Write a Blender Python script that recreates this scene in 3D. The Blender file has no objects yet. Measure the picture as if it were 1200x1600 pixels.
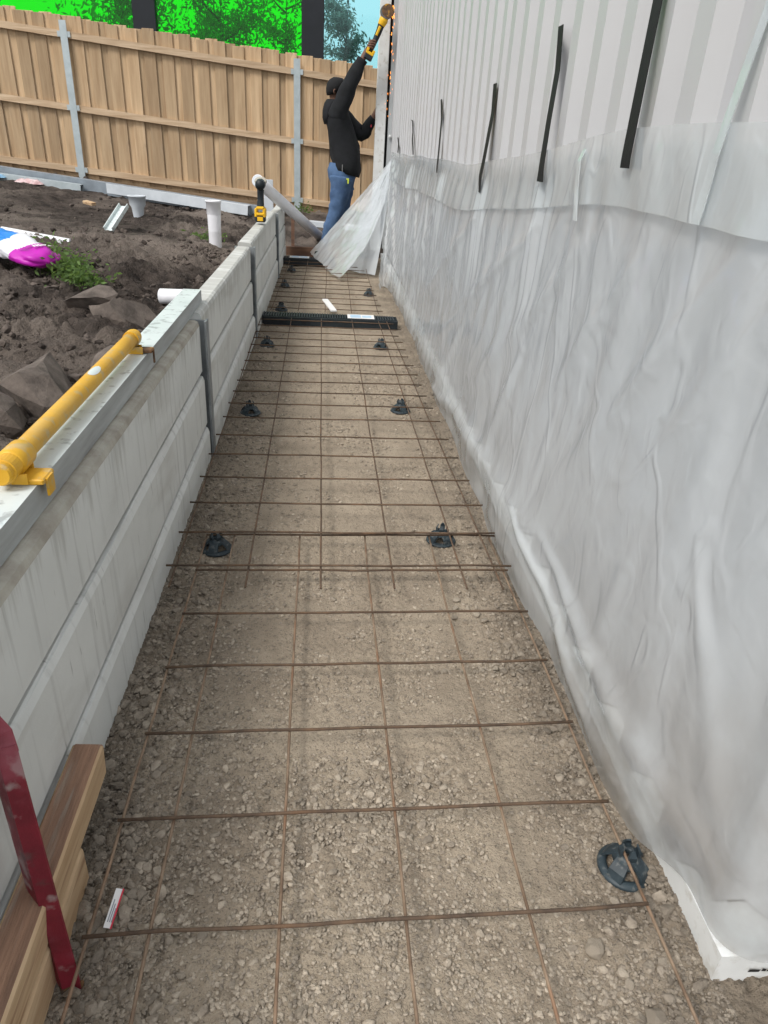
import bpy, math, random
import numpy as np; np.seterr(over="ignore")
from mathutils import Matrix, Vector, Quaternion
R = math.radians
random.seed(7); rng = np.random.default_rng(7)
S = bpy.context.scene
COL = S.collection

# ------------------------------------------------------------------ camera
CAM_H = 1.115
def camera():
    f = 1090.0; v1 = (512.0, 225.0); roll = 0.062
    Y = np.array([v1[0]-600, v1[1]-800, f]); Y /= np.linalg.norm(Y)
    h = np.array([1, roll, 0.0]); h /= np.linalg.norm(h)
    Z = np.cross(Y, h); Z /= np.linalg.norm(Z)
    if Z[1] > 0: Z = -Z
    X = np.cross(Y, Z)
    m = Matrix(((X[0], -X[1], -X[2], 0), (Y[0], -Y[1], -Y[2], 0), (Z[0], -Z[1], -Z[2], CAM_H), (0, 0, 0, 1)))
    c = bpy.data.cameras.new('camera'); c.sensor_fit = 'VERTICAL'; c.sensor_height = 36; c.lens = 36*f/1600
    c.clip_start = 0.02; c.clip_end = 2000
    o = bpy.data.objects.new('camera', c); COL.objects.link(o); o.matrix_world = m
    S.camera = o
camera()
# ------------------------------------------------------------------ sky and sun (overcast)
SUN_EL, SUN_AZ = 50, 226          # azimuth clockwise from +Y
w = bpy.data.worlds.new('World'); S.world = w; w.use_nodes = True
nt = w.node_tree; bg = nt.nodes['Background']
sk = nt.nodes.new('ShaderNodeTexSky'); sk.sky_type = 'NISHITA'; sk.sun_disc = False
sk.sun_elevation = R(SUN_EL); sk.sun_rotation = R(SUN_AZ); sk.dust_density = 4.0; sk.air_density = 1.0
hs = nt.nodes.new('ShaderNodeHueSaturation'); hs.inputs['Saturation'].default_value = 0.30
cl = nt.nodes.new('ShaderNodeMix'); cl.data_type = 'RGBA'; cl.inputs[0].default_value = .55; cl.inputs[7].default_value = (8.2, 8.6, 9.0, 1)   # even cloud layer
nt.links.new(sk.outputs[0], hs.inputs['Color']); nt.links.new(hs.outputs[0], cl.inputs[6]); nt.links.new(cl.outputs[2], bg.inputs[0]); bg.inputs[1].default_value = 0.09
sl = bpy.data.lights.new('sun', 'SUN'); sl.energy = 1.5; sl.angle = R(16); sl.color = (1, .96, .9)
so = bpy.data.objects.new('sun', sl); COL.objects.link(so)
az, el = R(SUN_AZ), R(SUN_EL)
so.rotation_euler = Vector((math.sin(az)*math.cos(el), math.cos(az)*math.cos(el), math.sin(el))).to_track_quat('Z', 'Y').to_euler()
S.view_settings.view_transform = 'Standard'; S.view_settings.look = 'None'
S.view_settings.exposure = 0.70; S.view_settings.gamma = 1; S.view_settings.use_curve_mapping = False

# ------------------------------------------------------------------ numpy noise
def hsh(ix, iy, s):
    h = (ix.astype(np.int64)*374761393 + iy.astype(np.int64)*668265263 + s*974634777) & 0xffffffff
    h = ((h ^ (h >> 13))*1274126177) & 0xffffffff
    h = ((h ^ (h >> 16))*2246822519) & 0xffffffff
    return ((h ^ (h >> 15)) & 0xffffff)/float(0xffffff)
def vn(x, y, s=0):
    x = np.asarray(x, float); y = np.asarray(y, float)
    ix, iy = np.floor(x), np.floor(y); fx, fy = x-ix, y-iy
    fx = fx*fx*fx*(fx*(fx*6-15)+10); fy = fy*fy*fy*(fy*(fy*6-15)+10)
    a, b, c, d = hsh(ix, iy, s), hsh(ix+1, iy, s), hsh(ix, iy+1, s), hsh(ix+1, iy+1, s)
    return (a*(1-fx)+b*fx)*(1-fy)+(c*(1-fx)+d*fx)*fy
def fbm(x, y, s=0, o=4, g=.5):
    t = 0; a = 1; n = 0
    for k in range(o):
        t = t+a*vn(np.asarray(x)*2**k+17.3*k, np.asarray(y)*2**k-9.1*k, s+k); n += a; a *= g
    return t/n-.5
def worley(x, y, s=0):
    ix, iy = np.floor(x), np.floor(y); f1 = np.full(x.shape, 9.); f2 = f1.copy(); cid = np.zeros(x.shape)
    for dx in (-1, 0, 1):
        for dy in (-1, 0, 1):
            cx, cy = ix+dx, iy+dy
            d = np.hypot(cx+hsh(cx, cy, s)-x, cy+hsh(cx, cy, s+50)-y); i = hsh(cx, cy, s+99)
            nw = d < f1
            f2 = np.where(nw, f1, np.minimum(f2, d)); cid = np.where(nw, i, cid); f1 = np.where(nw, d, f1)
    return f1, f2, cid
def ss(a, b, x): t = np.clip((x-a)/(b-a), 0, 1); return t*t*(3-2*t)

# ------------------------------------------------------------------ materials
MATS = {}
def mat(name, base, dark=None, scale=6, rough=.7, bump=0, bscale=60, metal=0, stretch=(1, 1, 1), spots=None, sscale=30, sfac=.5, contrast=(.35, .65), island=0, dist=0.02, spec=.35, det=5):
    m = bpy.data.materials.new(name); m.use_nodes = True; n = m.node_tree.nodes; l = m.node_tree.links
    p = n['Principled BSDF']; p.inputs['Roughness'].default_value = rough; p.inputs['Metallic'].default_value = metal
    p.inputs['Specular IOR Level'].default_value = spec
    tc = n.new('ShaderNodeTexCoord'); mp = n.new('ShaderNodeMapping'); mp.inputs['Scale'].default_value = stretch
    l.new(tc.outputs['Object'], mp.inputs[0]); vec = mp.outputs[0]
    oi = n.new('ShaderNodeObjectInfo'); ad = n.new('ShaderNodeVectorMath'); ad.operation = 'MULTIPLY_ADD'
    cb = n.new('ShaderNodeCombineXYZ')
    for i in range(3): l.new(oi.outputs['Random'], cb.inputs[i])
    l.new(cb.outputs[0], ad.inputs[0]); ad.inputs[1].default_value = (37, 61, 23); l.new(vec, ad.inputs[2]); vec = ad.outputs[0]
    c = None
    if dark is not None:
        t = n.new('ShaderNodeTexNoise'); t.inputs['Scale'].default_value = scale; t.inputs['Detail'].default_value = det; t.inputs['Roughness'].default_value = .62
        l.new(vec, t.inputs['Vector'])
        r = n.new('ShaderNodeValToRGB'); r.color_ramp.elements[0].position = contrast[0]; r.color_ramp.elements[1].position = contrast[1]
        r.color_ramp.elements[0].color = (*dark, 1); r.color_ramp.elements[1].color = (*base, 1)
        l.new(t.outputs[0], r.inputs[0]); c = r.outputs[0]
    if spots is not None:
        t = n.new('ShaderNodeTexNoise'); t.inputs['Scale'].default_value = sscale; t.inputs['Detail'].default_value = 4; l.new(vec, t.inputs['Vector'])
        mr = n.new('ShaderNodeMapRange'); mr.inputs[1].default_value = .56; mr.inputs[2].default_value = .66; mr.inputs[4].default_value = sfac
        l.new(t.outputs[0], mr.inputs[0])
        mx = n.new('ShaderNodeMix'); mx.data_type = 'RGBA'; l.new(mr.outputs[0], mx.inputs[0])
        if c: l.new(c, mx.inputs[6])
        else: mx.inputs[6].default_value = (*base, 1)
        mx.inputs[7].default_value = (*spots, 1); c = mx.outputs[2]
    if island:
        g = n.new('ShaderNodeNewGeometry') if island > 0 else oi
        mr = n.new('ShaderNodeMapRange'); mr.inputs[3].default_value = 1-abs(island); mr.inputs[4].default_value = 1+abs(island)
        l.new(g.outputs['Random Per Island' if island > 0 else 'Random'], mr.inputs[0])
        h2 = n.new('ShaderNodeHueSaturation'); l.new(mr.outputs[0], h2.inputs['Value'])
        if c: l.new(c, h2.inputs['Color'])
        else: h2.inputs['Color'].default_value = (*base, 1)
        c = h2.outputs[0]
    if c: l.new(c, p.inputs['Base Color'])
    else: p.inputs['Base Color'].default_value = (*base, 1)
    if bump:
        t = n.new('ShaderNodeTexNoise'); t.inputs['Scale'].default_value = bscale; t.inputs['Detail'].default_value = 6; t.inputs['Roughness'].default_value = .65; l.new(vec, t.inputs['Vector'])
        b = n.new('ShaderNodeBump'); b.inputs['Strength'].default_value = bump; b.inputs['Distance'].default_value = dist
        l.new(t.outputs[0], b.inputs['Height']); l.new(b.outputs[0], p.inputs['Normal'])
    MATS[name] = m; return m
def mixin(m, color, noise_scale, stretch, lo, hi, fac, detail=4):
    """lay a second noise-shaped colour over a material's base colour"""
    n = m.node_tree.nodes; l = m.node_tree.links; p = n['Principled BSDF']; bc = p.inputs['Base Color']
    tc = n.new('ShaderNodeTexCoord'); mp = n.new('ShaderNodeMapping'); mp.inputs['Scale'].default_value = stretch; l.new(tc.outputs['Object'], mp.inputs[0])
    t = n.new('ShaderNodeTexNoise'); t.inputs['Scale'].default_value = noise_scale; t.inputs['Detail'].default_value = detail; l.new(mp.outputs[0], t.inputs['Vector'])
    mr = n.new('ShaderNodeMapRange'); mr.inputs[1].default_value = lo; mr.inputs[2].default_value = hi; mr.inputs[4].default_value = fac; l.new(t.outputs[0], mr.inputs[0])
    mx = n.new('ShaderNodeMix'); mx.data_type = 'RGBA'; l.new(mr.outputs[0], mx.inputs[0])
    if bc.is_linked: l.new(bc.links[0].from_socket, mx.inputs[6])
    else: mx.inputs[6].default_value = bc.default_value
    mx.inputs[7].default_value = (*color, 1); l.new(mx.outputs[2], bc)
    return mr
def glassy(name, tint, rough=.05, gloss=.06):
    m = bpy.data.materials.new(name); m.use_nodes = True; n = m.node_tree.nodes; l = m.node_tree.links; n.remove(n['Principled BSDF'])
    tr = n.new('ShaderNodeBsdfTransparent'); tr.inputs[0].default_value = (*tint, 1)
    gl = n.new('ShaderNodeBsdfGlossy'); gl.inputs['Roughness'].default_value = rough
    mx = n.new('ShaderNodeMixShader'); mx.inputs[0].default_value = gloss
    l.new(tr.outputs[0], mx.inputs[1]); l.new(gl.outputs[0], mx.inputs[2]); l.new(mx.outputs[0], n['Material Output'].inputs[0])
    MATS[name] = m; return m
def film(name, trans, col=(.82, .85, .87), rough=.16, dirt=True):
    m = bpy.data.materials.new(name); m.use_nodes = True; n = m.node_tree.nodes; l = m.node_tree.links
    p = n['Principled BSDF']; p.inputs['Base Color'].default_value = (*col, 1); p.inputs['Roughness'].default_value = rough; p.inputs['Specular IOR Level'].default_value = .7; p.inputs['Coat Weight'].default_value = .8; p.inputs['Coat Roughness'].default_value = .07
    tc = n.new('ShaderNodeTexCoord')
    if dirt:
        sp = n.new('ShaderNodeSeparateXYZ'); l.new(tc.outputs['Object'], sp.inputs[0])
        # splashed mud: lower, near the ground and near the house corner
        t = n.new('ShaderNodeTexNoise'); t.inputs['Scale'].default_value = 5; t.inputs['Detail'].default_value = 6; l.new(tc.outputs['Object'], t.inputs['Vector'])
        a = n.new('ShaderNodeMapRange'); a.inputs[1].default_value = .62; a.inputs[2].default_value = .0; l.new(sp.outputs[2], a.inputs[0])
        b = n.new('ShaderNodeMapRange'); b.inputs[1].default_value = 1.5; b.inputs[2].default_value = .6; l.new(sp.outputs[1], b.inputs[0])
        c = n.new('ShaderNodeMapRange'); c.inputs[1].default_value = .32; c.inputs[2].default_value = .58; l.new(t.outputs[0], c.inputs[0])
        m1 = n.new('ShaderNodeMath'); m1.operation = 'MULTIPLY'; l.new(a.outputs[0], m1.inputs[0]); l.new(b.outputs[0], m1.inputs[1])
        m2 = n.new('ShaderNodeMath'); m2.operation = 'MULTIPLY'; l.new(m1.outputs[0], m2.inputs[0]); l.new(c.outputs[0], m2.inputs[1])
        m3 = n.new('ShaderNodeMath'); m3.operation = 'MULTIPLY'; l.new(m2.outputs[0], m3.inputs[0]); m3.inputs[1].default_value = 1.15; m3.use_clamp = True
        mx = n.new('ShaderNodeMix'); mx.data_type = 'RGBA'; l.new(m3.outputs[0], mx.inputs[0]); mx.inputs[6].default_value = (*col, 1); mx.inputs[7].default_value = (.36, .29, .22, 1)
        l.new(mx.outputs[2], p.inputs['Base Color'])
    # sharp creases: thin ridges where a noise crosses its middle value
    last = None
    for sc_, st, wd, hgt, dist_ in ((1.3, (1, 1, .45), .05, .009, .4), (4.2, (1, 1, .55), .055, .0036, .7), (12, (1, 1, .8), .14, .0013, .5)):
        mp = n.new('ShaderNodeMapping'); mp.inputs['Scale'].default_value = st; mp.inputs['Rotation'].default_value = (.55, 0, 0); l.new(tc.outputs['Object'], mp.inputs[0])
        t1 = n.new('ShaderNodeTexNoise'); t1.inputs['Scale'].default_value = sc_; t1.inputs['Detail'].default_value = 2; t1.inputs['Distortion'].default_value = dist_; l.new(mp.outputs[0], t1.inputs['Vector'])
        su = n.new('ShaderNodeMath'); su.operation = 'SUBTRACT'; su.inputs[1].default_value = .5; l.new(t1.outputs[0], su.inputs[0])
        ab = n.new('ShaderNodeMath'); ab.operation = 'ABSOLUTE'; l.new(su.outputs[0], ab.inputs[0])
        mr = n.new('ShaderNodeMapRange'); mr.interpolation_type = 'SMOOTHERSTEP'; mr.inputs[1].default_value = 0; mr.inputs[2].default_value = wd; mr.inputs[3].default_value = hgt; mr.inputs[4].default_value = 0; l.new(ab.outputs[0], mr.inputs[0])
        if last is None: last = mr.outputs[0]
        else:
            ad = n.new('ShaderNodeMath'); l.new(last, ad.inputs[0]); l.new(mr.outputs[0], ad.inputs[1]); last = ad.outputs[0]
    bp = n.new('ShaderNodeBump'); bp.inputs['Strength'].default_value = .5; bp.inputs['Distance'].default_value = 1.0; l.new(last, bp.inputs['Height']); l.new(bp.outputs[0], p.inputs['Normal'])
    tl = n.new('ShaderNodeBsdfTranslucent'); tl.inputs[0].default_value = (.78, .81, .83, 1)
    s1 = n.new('ShaderNodeMixShader'); s1.inputs[0].default_value = .3; l.new(p.outputs[0], s1.inputs[1]); l.new(tl.outputs[0], s1.inputs[2])
    tr = n.new('ShaderNodeBsdfTransparent'); tr.inputs[0].default_value = (.93, .95, .96, 1)
    s2 = n.new('ShaderNodeMixShader'); s2.inputs[0].default_value = trans; l.new(s1.outputs[0], s2.inputs[1]); l.new(tr.outputs[0], s2.inputs[2])
    l.new(s2.outputs[0], n['Material Output'].inputs[0]); MATS[name] = m; return m

gravel = mat('gravel', (.425, .352, .268), (.30, .245, .186), scale=5, rough=.95, bump=1, bscale=210, dist=.007, contrast=(.33, .62), spec=.12, det=9)
mixin(gravel, (.15, .127, .102), 38, (1, 1, 1), .57, .72, .6, 7)
mixin(gravel, (.44, .38, .30), 190, (1, 1, 1), .55, .68, .5, 4)
mixin(gravel, (.10, .082, .066), 230, (1, 1, 1), .58, .66, .6, 3)
stone = mat('stone', (.41, .352, .28), (.28, .236, .188), scale=60, rough=.95, bump=.7, bscale=190, dist=.004, island=.28, spec=.1)
def darken_edges(m):
    # darker colour in an uneven band along the foot of the sleeper wall and under the sheet's hem
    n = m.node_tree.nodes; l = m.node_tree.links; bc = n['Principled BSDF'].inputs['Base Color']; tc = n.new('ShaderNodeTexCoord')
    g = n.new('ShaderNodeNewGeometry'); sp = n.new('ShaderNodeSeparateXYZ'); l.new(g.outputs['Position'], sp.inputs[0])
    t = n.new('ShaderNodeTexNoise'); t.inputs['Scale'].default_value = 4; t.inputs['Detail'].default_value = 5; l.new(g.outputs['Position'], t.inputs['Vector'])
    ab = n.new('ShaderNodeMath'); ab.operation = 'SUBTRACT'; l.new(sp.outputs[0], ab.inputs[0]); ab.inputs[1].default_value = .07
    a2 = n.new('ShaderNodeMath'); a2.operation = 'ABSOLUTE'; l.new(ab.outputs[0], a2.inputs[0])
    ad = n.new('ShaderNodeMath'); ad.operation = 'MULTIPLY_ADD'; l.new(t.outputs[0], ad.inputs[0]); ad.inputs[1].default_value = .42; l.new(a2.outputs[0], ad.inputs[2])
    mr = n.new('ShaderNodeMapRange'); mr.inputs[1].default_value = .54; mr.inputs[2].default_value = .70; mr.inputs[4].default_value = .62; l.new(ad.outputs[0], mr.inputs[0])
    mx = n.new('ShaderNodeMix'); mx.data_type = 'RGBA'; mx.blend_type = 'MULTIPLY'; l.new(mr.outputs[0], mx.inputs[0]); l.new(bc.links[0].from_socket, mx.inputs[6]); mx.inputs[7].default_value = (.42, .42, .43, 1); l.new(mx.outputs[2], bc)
darken_edges(gravel); darken_edges(stone)
clod = mat('clod', (.125, .102, .088), (.06, .049, .043), scale=18, rough=.95, bump=.5, bscale=70, dist=.01, island=.35, spec=.12)
soil = mat('soil', (.105, .085, .073), (.040, .033, .029), scale=9, rough=.95, bump=1, bscale=38, dist=.05, contrast=(.36, .62), spec=.12, det=8)
SOILMIX = mixin(soil, (.255, .212, .18), 1.1, (1, 1, 1), .46, .62, .8, 6)
far_soil = mat('far_soil', (.16, .15, .09), (.09, .10, .05), scale=.6, rough=.95)
conc = mat('sleeper_concrete', (.68, .69, .665), (.61, .62, .595), scale=3, rough=.82, bump=.12, bscale=90, dist=.004, spec=.25)
mixin(conc, (.33, .33, .31), 1.0, (30, 34, 2.2), .55, .74, .5, 6)     # run-down stains
mixin(conc, (.40, .385, .35), 3.0, (1, .8, 3), .54, .72, .45, 6)
mixin(conc, (.22, .22, .20), 1.0, (60, 75, 9), .68, .74, .6, 4)
def drips(m):
    # water-run stains hanging from the dirty cap of the top sleepers
    n = m.node_tree.nodes; l = m.node_tree.links; bc = n['Principled BSDF'].inputs['Base Color']; tc = n.new('ShaderNodeTexCoord')
    sp = n.new('ShaderNodeSeparateXYZ'); l.new(tc.outputs['Object'], sp.inputs[0])
    mp = n.new('ShaderNodeMapping'); mp.inputs['Scale'].default_value = (0, 22, 1.2); l.new(tc.outputs['Object'], mp.inputs[0])
    t = n.new('ShaderNodeTexNoise'); t.inputs['Scale'].default_value = 1; t.inputs['Detail'].default_value = 7; t.inputs['Roughness'].default_value = .7; l.new(mp.outputs[0], t.inputs['Vector'])
    ad = n.new('ShaderNodeMath'); ad.operation = 'MULTIPLY_ADD'; l.new(sp.outputs[2], ad.inputs[0]); ad.inputs[1].default_value = 1.6; l.new(t.outputs[0], ad.inputs[2])
    mr = n.new('ShaderNodeMapRange'); mr.inputs[1].default_value = 1.27; mr.inputs[2].default_value = 1.40; mr.inputs[4].default_value = .6; l.new(ad.outputs[0], mr.inputs[0])
    mx = n.new('ShaderNodeMix'); mx.data_type = 'RGBA'; l.new(mr.outputs[0], mx.inputs[0]); l.new(bc.links[0].from_socket, mx.inputs[6]); mx.inputs[7].default_value = (.37, .365, .33, 1); l.new(mx.outputs[2], bc)
drips(conc)
capconc = mat('dirty_concrete', (.44, .42, .36), (.30, .27, .225), scale=14, rough=.9, bump=.5, bscale=70, dist=.005)
galv = mat('galvanised_steel', (.50, .56, .58), (.42, .48, .50), scale=9, rough=.48, metal=.35, island=-.05)
postst = mat('weathered_galvanised', (.30, .32, .33), (.19, .205, .215), scale=12, rough=.55, metal=.4)
alu = mat('aluminium_channel', (.68, .74, .735), (.58, .64, .635), scale=8, rough=.42, metal=.1, spots=(.16, .17, .17), sscale=40, sfac=.5)
alug = mat('dirty_aluminium', (.44, .47, .47), (.27, .28, .28), scale=10, rough=.55, metal=.2, stretch=(1, .3, 3), contrast=(.3, .66))
yel = mat('yellow_paint', (.72, .41, .035), (.60, .32, .02), scale=10, rough=.45, bump=.08, bscale=120, spots=(.46, .38, .22), sscale=34, sfac=.6)
mixin(yel, (.50, .40, .22), 5, (1, 1, 1), .5, .7, .5, 6)
rustc = mat('rust', (.16, .085, .04), (.06, .04, .028), scale=40, rough=.9, spots=(.5, .27, .04), sscale=25, sfac=.9)
bar_m = mat('rusty_bar', (.15, .097, .062), (.072, .05, .036), scale=22, rough=.85, bump=.5, bscale=180, dist=.004, spots=(.22, .12, .065), sscale=9, sfac=.4)
bar_l = mat('pale_bar', (.31, .225, .155), (.15, .098, .064), scale=16, rough=.7, metal=.2, spots=(.26, .13, .07), sscale=11, sfac=.5)
blk = mat('black_plastic', (.022, .03, .036), (.012, .016, .02), scale=15, rough=.5)
chair_m = mat('chair_plastic', (.035, .052, .062), (.02, .03, .037), scale=30, rough=.5, spots=(.16, .16, .15), sscale=60, sfac=.45)
tape_b = mat('black_tape', (.012, .012, .013), rough=.6, spec=.2, bump=.3, bscale=40, dist=.004)
tape_w = mat('white_tape', (.78, .79, .78), rough=.35)
clad = mat('cladding', (.50, .50, .51), (.475, .475, .485), scale=2, rough=.42, spec=.45)
whitep = mat('white_powdercoat', (.76, .77, .76), (.68, .69, .68), scale=12, rough=.5, spots=(.45, .42, .36), sscale=28, sfac=.4)
greyst = mat('grey_steel', (.46, .48, .49), (.40, .42, .43), scale=6, rough=.45)
darkgap = mat('dark_recess', (.02, .02, .02), rough=.8)
pine = mat('pine_paling', (.575, .42, .262), (.39, .258, .148), scale=2.2, rough=.85, stretch=(9, 9, .6), bump=.3, bscale=12, dist=.006, island=-.24, contrast=(.3, .7))
mixin(pine, (.20, .115, .055), 9, (2, 2, .5), .63, .74, .6, 3)
mixin(pine, (.30, .275, .235), 1.6, (3, 1, .7), .52, .74, .5, 5)
mixin(pine, (.33, .19, .09), 4, (5, 1, .25), .60, .72, .6, 4)
rail = mat('pine_rail', (.62, .47, .32), (.42, .29, .18), scale=3, rough=.85, stretch=(.6, 9, 9), bump=.2, bscale=14, dist=.006, island=-.06)
plinth_m = mat('plinth_timber', (.30, .21, .13), (.17, .115, .07), scale=3, rough=.9, stretch=(.6, 9, 9), bump=.3, bscale=14)
timb = mat('timber_weathered', (.36, .21, .135), (.21, .122, .082), scale=6, rough=.85, stretch=(9, .7, 9), bump=.6, bscale=16, dist=.008, spots=(.30, .25, .20), sscale=7, sfac=.6)
timb2 = mat('timber_fresh', (.58, .42, .26), (.42, .275, .155), scale=5, rough=.8, stretch=(7, .7, 7), bump=.2, bscale=14, dist=.005, spots=(.24, .12, .06), sscale=7, sfac=.7)
boardm = mat('formwork_board', (.20, .11, .07), (.12, .07, .05), scale=6, rough=.8, stretch=(.5, 5, 5))
redp = mat('red_paint', (.22, .016, .03), (.13, .012, .02), scale=14, rough=.5, bump=.4, bscale=60, dist=.004, spots=(.36, .29, .28), sscale=26, sfac=.7)
mixin(redp, (.06, .045, .04), 18, (1, 1, 1), .62, .68, .8, 4)
mixin(redp, (.36, .12, .15), 9, (1, 1, 1), .5, .66, .6, 6)
mixin(redp, (.30, .25, .235), 6, (1, 1, 1), .58, .66, .75, 6)
pvc = mat('white_pvc', (.80, .80, .83), (.74, .74, .77), scale=5, rough=.35)
greyp = mat('grey_offcut_metal', (.62, .66, .70), (.52, .56, .60), scale=6, rough=.5)
rock_m = mat('broken_concrete', (.165, .135, .115), (.065, .053, .045), scale=9, rough=.95, bump=.7, bscale=40, dist=.012)
bag_w = mat('bag_white', (.74, .74, .80), rough=.4); bag_b = mat('bag_blue', (.01, .22, .75), rough=.4); bag_p = mat('bag_magenta', (.48, .015, .40), rough=.4)
skin_m = mat('skin', (.16, .085, .058), rough=.6); hair_m = mat('black_knit', (.012, .012, .013), rough=.9)
jack_m = mat('black_fleece', (.014, .015, .018), (.008, .009, .010), scale=12, rough=.9, bump=.3, bscale=30, dist=.01)
jean_m = mat('blue_denim', (.085, .15, .27), (.045, .085, .17), scale=6, rough=.9, bump=.5, bscale=14, dist=.02)
shoe_m = mat('shoe_leather', (.05, .035, .025), rough=.7); hiviz = mat('yellow_tag', (.65, .75, .05), rough=.6); zipm = mat('zip_grey', (.2, .2, .2), rough=.5)
toolY = mat('tool_yellow', (.80, .46, .02), rough=.45); toolG = mat('tool_grey', (.14, .14, .15), rough=.4, metal=.5)
win_f = mat('dark_frame', (.016, .018, .024), (.012, .014, .018), scale=4, rough=.5)
gGreen = glassy('green_glass', (.04, .97, .02), .05, .03); gCyan = glassy('pale_glass', (.68, .96, .98), .05, .03)
leaf1 = mat('leaf_grey_green', (.085, .115, .075), (.05, .075, .045), scale=1.5, rough=.8, island=.35)
leaf2 = mat('weed_leaf', (.13, .21, .06), (.06, .11, .03), scale=8, rough=.7, island=.4)
def translucent(m, c, f):
    n = m.node_tree.nodes; l = m.node_tree.links; p = n['Principled BSDF']; tl = n.new('ShaderNodeBsdfTranslucent'); tl.inputs[0].default_value = (*c, 1); mx = n.new('ShaderNodeMixShader'); mx.inputs[0].default_value = f
    l.new(p.outputs[0], mx.inputs[1]); l.new(tl.outputs[0], mx.inputs[2]); l.new(mx.outputs[0], n['Material Output'].inputs[0])
translucent(leaf1, (.16, .22, .12), .45); translucent(leaf2, (.22, .34, .08), .4)
leaf3 = mat('leaf_hazed', (.17, .21, .18), (.11, .14, .12), scale=1.5, rough=.8, island=.3); translucent(leaf3, (.30, .36, .30), .5)  # leaf colour lightened to stand for distance haze
bark = mat('bark', (.13, .11, .09), (.07, .06, .05), scale=8, rough=.95)
slabm = mat('slab_concrete', (.42, .42, .41), (.24, .22, .20), scale=16, rough=.9, bump=.5, bscale=60, dist=.005)
paper = mat('paper_white', (.80, .79, .78), rough=.6); paperR = mat('print_red', (.65, .05, .08), rough=.6); printG = mat('print_grey', (.30, .32, .36), rough=.6); stickB = mat('sticker_blue', (.45, .62, .78), rough=.4)
ink = mat('ink_black', (.02, .02, .02), rough=.7)
TARP = film('plastic_film', .45); FLAP = film('thin_plastic_film', .34, dirt=False, col=(.74, .78, .81), rough=.22); STRIP = film('strip_film', .42, rough=.18, dirt=False, col=(.72, .76, .77))
spark_m = bpy.data.materials.new('sparks'); spark_m.use_nodes = True
_p = spark_m.node_tree.nodes['Principled BSDF']; _p.inputs['Base Color'].default_value = (.5, .15, .02, 1); _p.inputs['Emission Color'].default_value = (1, .30, .045, 1); _p.inputs['Emission Strength'].default_value = 2.2

# ------------------------------------------------------------------ builders
def mesh(name, v, f, smooth=False):
    me = bpy.data.meshes.new(name); me.from_pydata([tuple(map(float, p)) for p in v], [], [tuple(map(int, q)) for q in f]); me.update()
    if smooth: me.shade_smooth()
    return me
def link(name, me, m=None, parent=None, loc=None, rot=None, mats=None):
    o = bpy.data.objects.new(name, me); COL.objects.link(o)
    if me is not None and len(me.materials) == 0:
        for q in (mats or ([m] if m else [])): me.materials.append(q)
    if parent is not None: o.parent = parent
    if loc is not None: o.location = loc
    if rot is not None: o.rotation_euler = rot
    return o
def tag(o, label, cat, group=None):
    o['label'] = label; o['category'] = cat
    if group: o['group'] = group
    return o
def thing(name, label, cat, loc=(0, 0, 0), group=None, rz=0):
    o = link(name, None, loc=loc, rot=(0, 0, rz)); return tag(o, label, cat, group)
def struct(o): o['kind'] = 'structure'; return o
def join(parts):
    V, Fc = [], []
    for v, f in parts:
        k = len(V); V += [tuple(p) for p in v]; Fc += [tuple(i+k for i in q) for q in f]
    return V, Fc
def box(x0, x1, y0, y1, z0, z1, b=0):
    if b <= 0:
        v = [(x, y, z) for z in (z0, z1) for y in (y0, y1) for x in (x0, x1)]
        return v, [(0, 2, 3, 1), (4, 5, 7, 6), (0, 1, 5, 4), (2, 6, 7, 3), (0, 4, 6, 2), (1, 3, 7, 5)]
    # chamfered along all edges: octagonal section swept with inset ends
    V = []; 
    for z, i in ((z0, b), (z0+b, 0), (z1-b, 0), (z1, b)):
        a0, a1, c0, c1 = x0+i, x1-i, y0+i, y1-i
        V += [(a0+b, c0, z), (a1-b, c0, z), (a1, c0+b, z), (a1, c1-b, z), (a1-b, c1, z), (a0+b, c1, z), (a0, c1-b, z), (a0, c0+b, z)]
    Fs = [tuple(reversed(range(8))), tuple(range(24, 32))]
    for k in range(3):
        for j in range(8): Fs.append((k*8+j, k*8+(j+1) % 8, k*8+8+(j+1) % 8, k*8+8+j))
    return V, Fs
def xf(vf, loc=(0, 0, 0), rot=(0, 0, 0), sc=(1, 1, 1)):
    from mathutils import Euler
    m = Matrix.Translation(loc) @ Euler(rot).to_matrix().to_4x4() @ Matrix.Diagonal((*sc, 1))
    return [tuple(m @ Vector(p)) for p in vf[0]], vf[1]
def sweep(path, prof, closed=True, up=(0, 0, 1), caps=True, scale=None):
    """sweep 2-D profile [(side, up)...] along path"""
    P = [Vector(p) for p in path]; n = len(prof); V = []; U = Vector(up)
    for i, p in enumerate(P):
        t = (P[min(i+1, len(P)-1)]-P[max(i-1, 0)]).normalized()
        s = t.cross(U)
        if s.length < 1e-4: s = t.cross(Vector((0, 1, 0)))
        s.normalize(); u = s.cross(t); k = scale[i] if scale else 1
        for a, b in prof: V.append(tuple(p+s*a*k+u*b*k))
    Fs = []
    for i in range(len(P)-1):
        for j in range(n if closed else n-1):
            Fs.append((i*n+j, i*n+(j+1) % n, (i+1)*n+(j+1) % n, (i+1)*n+j))
    if caps and closed: Fs += [tuple(reversed(range(n))), tuple(range((len(P)-1)*n, len(P)*n))]
    return V, Fs
def circ(r, n=10, ry=None): return [(r*math.cos(2*math.pi*i/n), (ry or r)*math.sin(2*math.pi*i/n)) for i in range(n)]
def tube(path, r, n=10, scale=None): return sweep(path, circ(r, n), scale=scale)
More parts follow.
